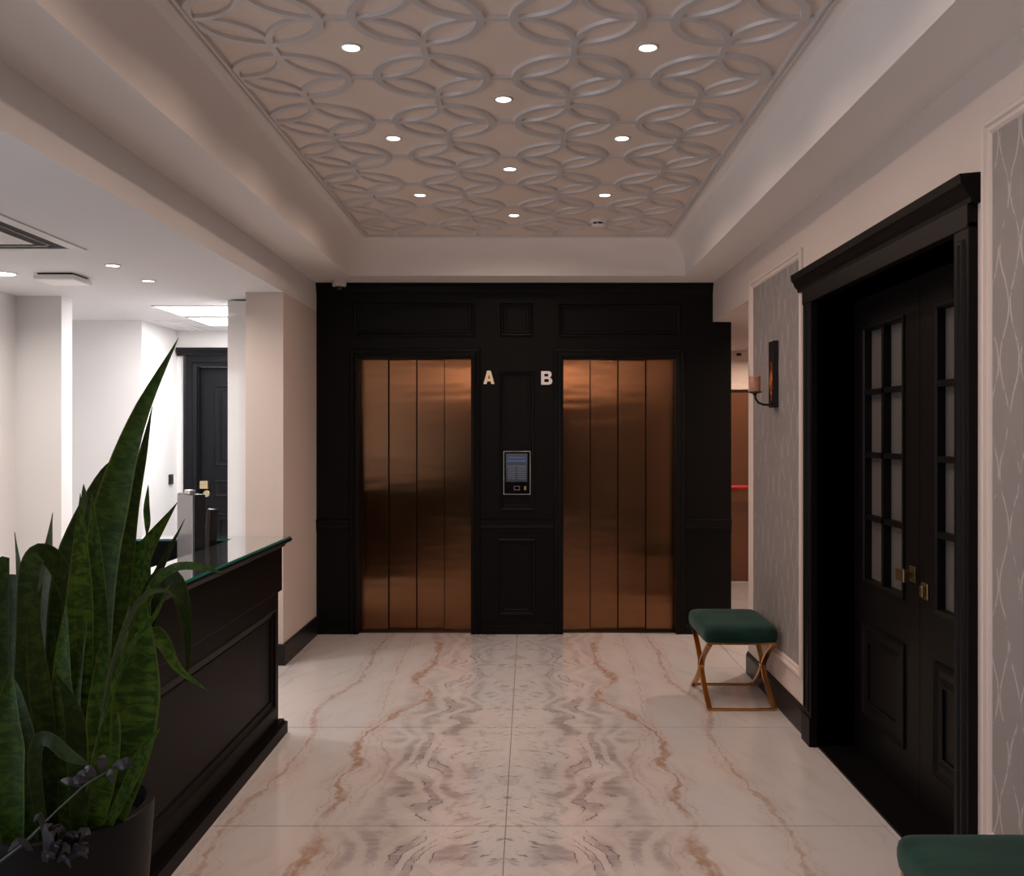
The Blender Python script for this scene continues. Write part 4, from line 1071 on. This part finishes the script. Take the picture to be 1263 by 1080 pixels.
leaf_px([(38, 1025, 2.46), (28, 900, 2.48), (27, 780, 2.50), (25, 710, 2.50), (18, 656, 2.50)], 17, m='leafgrey', yaw=0.5)
# arched leaf folding over to the right
leaf_px([(32, 1020, 2.34), (28, 900, 2.30), (33, 780, 2.28), (36, 710, 2.28), (46, 684, 2.29), (62, 686, 2.31), (76, 706, 2.32), (83, 732, 2.33), (87, 768, 2.34)], 25, m='leaf2', yaw=0.0, shape='strap', gut=0.1, seg=34)
# broken brown-tipped leaves at the left edge
leaf_px([(6, 1020, 2.36), (3, 900, 2.34), (3, 780, 2.33), (3, 688, 2.33)], 17, m='leaf2', shape='broken', ragged=True)
leaf_px([(18, 1020, 2.40), (13, 900, 2.40), (14, 800, 2.40), (15, 708, 2.40)], 15, m='leaf2', shape='broken', ragged=True, yaw=0.3)
# right-leaning leaves
leaf_px([(112, 1018, 2.50), (122, 880, 2.52), (142, 770, 2.54), (172, 690, 2.56), (219, 619, 2.58)], 44, m='leaf', yaw=-0.1)
leaf_px([(128, 1012, 2.48), (146, 900, 2.50), (168, 800, 2.52), (192, 715, 2.53), (228, 640, 2.54)], 21, m='leaf2', yaw=0.25)
leaf_px([(160, 1005, 2.42), (170, 880, 2.44), (178, 780, 2.46), (182, 700, 2.47), (181, 640, 2.47)], 15, yaw=0.2)
leaf_px([(181, 660, 2.47), (182, 645, 2.47), (181, 625, 2.47), (183, 598, 2.47)], 8, shape='spear', seg=10)
leaf_px([(104, 640, 2.53), (104, 625, 2.53), (104, 610, 2.53), (103, 597, 2.53)], 7, m='leafgrey', shape='spear', seg=10)
leaf_px([(150, 1000, 2.36), (158, 880, 2.34), (170, 780, 2.32), (188, 724, 2.31), (212, 701, 2.30), (242, 698, 2.29), (277, 707, 2.28)], 11, shape='strap', seg=30, gut=0.1)
leaf_px([(140, 1010, 2.46), (158, 900, 2.48), (172, 800, 2.48), (188, 735, 2.47), (206, 713, 2.46), (222, 730, 2.45), (231, 780, 2.45), (231, 842, 2.45)], 30, m='leaf2', shape='blade', seg=32, gut=0.15)
# broad front leaf
leaf_px([(150, 1022, 2.30), (158, 940, 2.28), (168, 860, 2.27), (173, 790, 2.27), (178, 735, 2.28)], 56, yaw=-0.1, gut=0.3)
leaf_px([(156, 1000, 2.33), (172, 880, 2.31), (186, 790, 2.30), (200, 790, 2.29), (220, 824, 2.28), (258, 853, 2.27)], 20, yaw=0.2, seg=28)
leaf_px([(150, 1008, 2.26), (162, 960, 2.24), (178, 925, 2.23), (199, 896, 2.22)], 17, yaw=0.1)
leaf_px([(112, 980, 2.24), (132, 850, 2.23), (158, 768, 2.22), (178, 735, 2.22), (200, 728, 2.22), (219, 737, 2.22)], 7, m='leafgrey', shape='thin', seg=26)
leaf_px([(108, 960, 2.22), (130, 880, 2.22), (160, 800, 2.22), (190, 760, 2.22), (213, 714, 2.22)], 7, shape='thin', seg=16)
# broad front-left leaves with cross bands
leaf_px([(20, 1040, 2.24), (12, 960, 2.22), (10, 890, 2.21), (14, 821, 2.21)], 46, yaw=0.2, gut=0.3)
leaf_px([(40, 1040, 2.26), (38, 970, 2.24), (30, 900, 2.23), (18, 850, 2.23), (10, 830, 2.23)], 34, m='leaf', yaw=0.5)
leaf_px([(62, 1035, 2.28), (60, 950, 2.26), (50, 860, 2.25), (42, 770, 2.25), (52, 720, 2.26)], 26, m='leaf2', yaw=-0.3)
leaf_px([(84, 1030, 2.30), (82, 930, 2.28), (78, 830, 2.27), (82, 740, 2.27)], 32, yaw=0.35)
leaf_px([(100, 1035, 2.26), (98, 960, 2.24), (90, 880, 2.23), (70, 830, 2.22)], 28, m='leaf2', yaw=-0.2)
leaf_px([(128, 1030, 2.26), (128, 940, 2.25), (126, 860, 2.25), (124, 790, 2.25)], 40, yaw=0.0)
leaf_px([(140, 1028, 2.33), (142, 930, 2.32), (146, 830, 2.31), (160, 745, 2.31)], 30, yaw=0.3)
leaf_px([(52, 1040, 2.42), (40, 900, 2.44), (20, 780, 2.45), (-14, 690, 2.45)], 40, m='leaf2', yaw=0.1)
for i in range(16):
    x0 = rnd.uniform(10, 150); y1 = rnd.uniform(730, 880); d = rnd.uniform(2.36, 2.56)
    lean = (x0 - 80) * rnd.uniform(0.0, 0.35) + rnd.uniform(-12, 12)
    leaf_px([(x0, 1020, d), (x0 + lean * 0.3, 920, d + 0.01), (x0 + lean * 0.7, (y1 + 920) / 2 - 10, d + 0.02), (x0 + lean, y1, d + 0.02)], rnd.uniform(17, 30), gut=rnd.uniform(0.25, 0.55), m=rnd.choice(['leaf', 'leaf2', 'leaf2']), yaw=rnd.uniform(-0.6, 0.6))
leaf_px([(60, 1030, 2.25), (44, 960, 2.21), (47, 915, 2.19), (62, 912, 2.18), (84, 930, 2.17), (112, 944, 2.16)], 17, m='leaf2', shape='strap', seg=26, gut=0.15)
leaf_px([(95, 1030, 2.34), (92, 930, 2.32), (96, 850, 2.31), (108, 760, 2.30)], 20, yaw=0.4, gut=0.5)
leaf_px([(70, 1030, 2.30), (66, 940, 2.29), (68, 850, 2.28), (80, 735, 2.28)], 16, yaw=-0.3, gut=0.5)
# dried grey sprig lying over the pot
D = 2.15
st = [PT(-20, 1078, D), PT(30, 1040, D), PT(70, 1000, D + 0.01), PT(105, 968, D + 0.02), PT(135, 950, D + 0.02), PT(152, 940, D + 0.02)]
MB().tube(st, [0.004, 0.004, 0.0035, 0.003, 0.0025, 0.002], 6).obj('dry_stem', 'stem', pl, smooth=True)
for (a, b, w) in (((118, 958), (105, 946), 10), ((125, 952), (128, 930), 12), ((140, 946), (162, 944), 13), ((132, 950), (140, 966), 10), ((110, 962), (85, 965), 11), ((100, 970), (75, 962), 10), ((150, 940), (163, 940), 8), ((60, 1008), (42, 1012), 8), ((118, 955), (95, 955), 9), ((45, 1028), (10, 1050), 9)):
    leaf_px([(*a, D), ((a[0] + b[0]) / 2, (a[1] + b[1]) / 2 - 3, D - 0.015), (*b, D - 0.01)], w, m='sprig', shape='spear', seg=8, name='dry_leaf')
for i in range(16):
    a = (rnd.uniform(48, 100), rnd.uniform(1026, 1052)); an = rnd.uniform(-0.6, 0.9); L = rnd.uniform(14, 26)
    b = (a[0] + L * math.cos(an), a[1] + L * math.sin(an))
    leaf_px([(*a, D - 0.02), ((a[0] + b[0]) / 2, (a[1] + b[1]) / 2 - 4, D - 0.05), (*b, D - 0.03)], rnd.uniform(7, 12), m='sprig', shape='spear', seg=7, name='dry_leaf', yaw=rnd.uniform(-.6, .6))
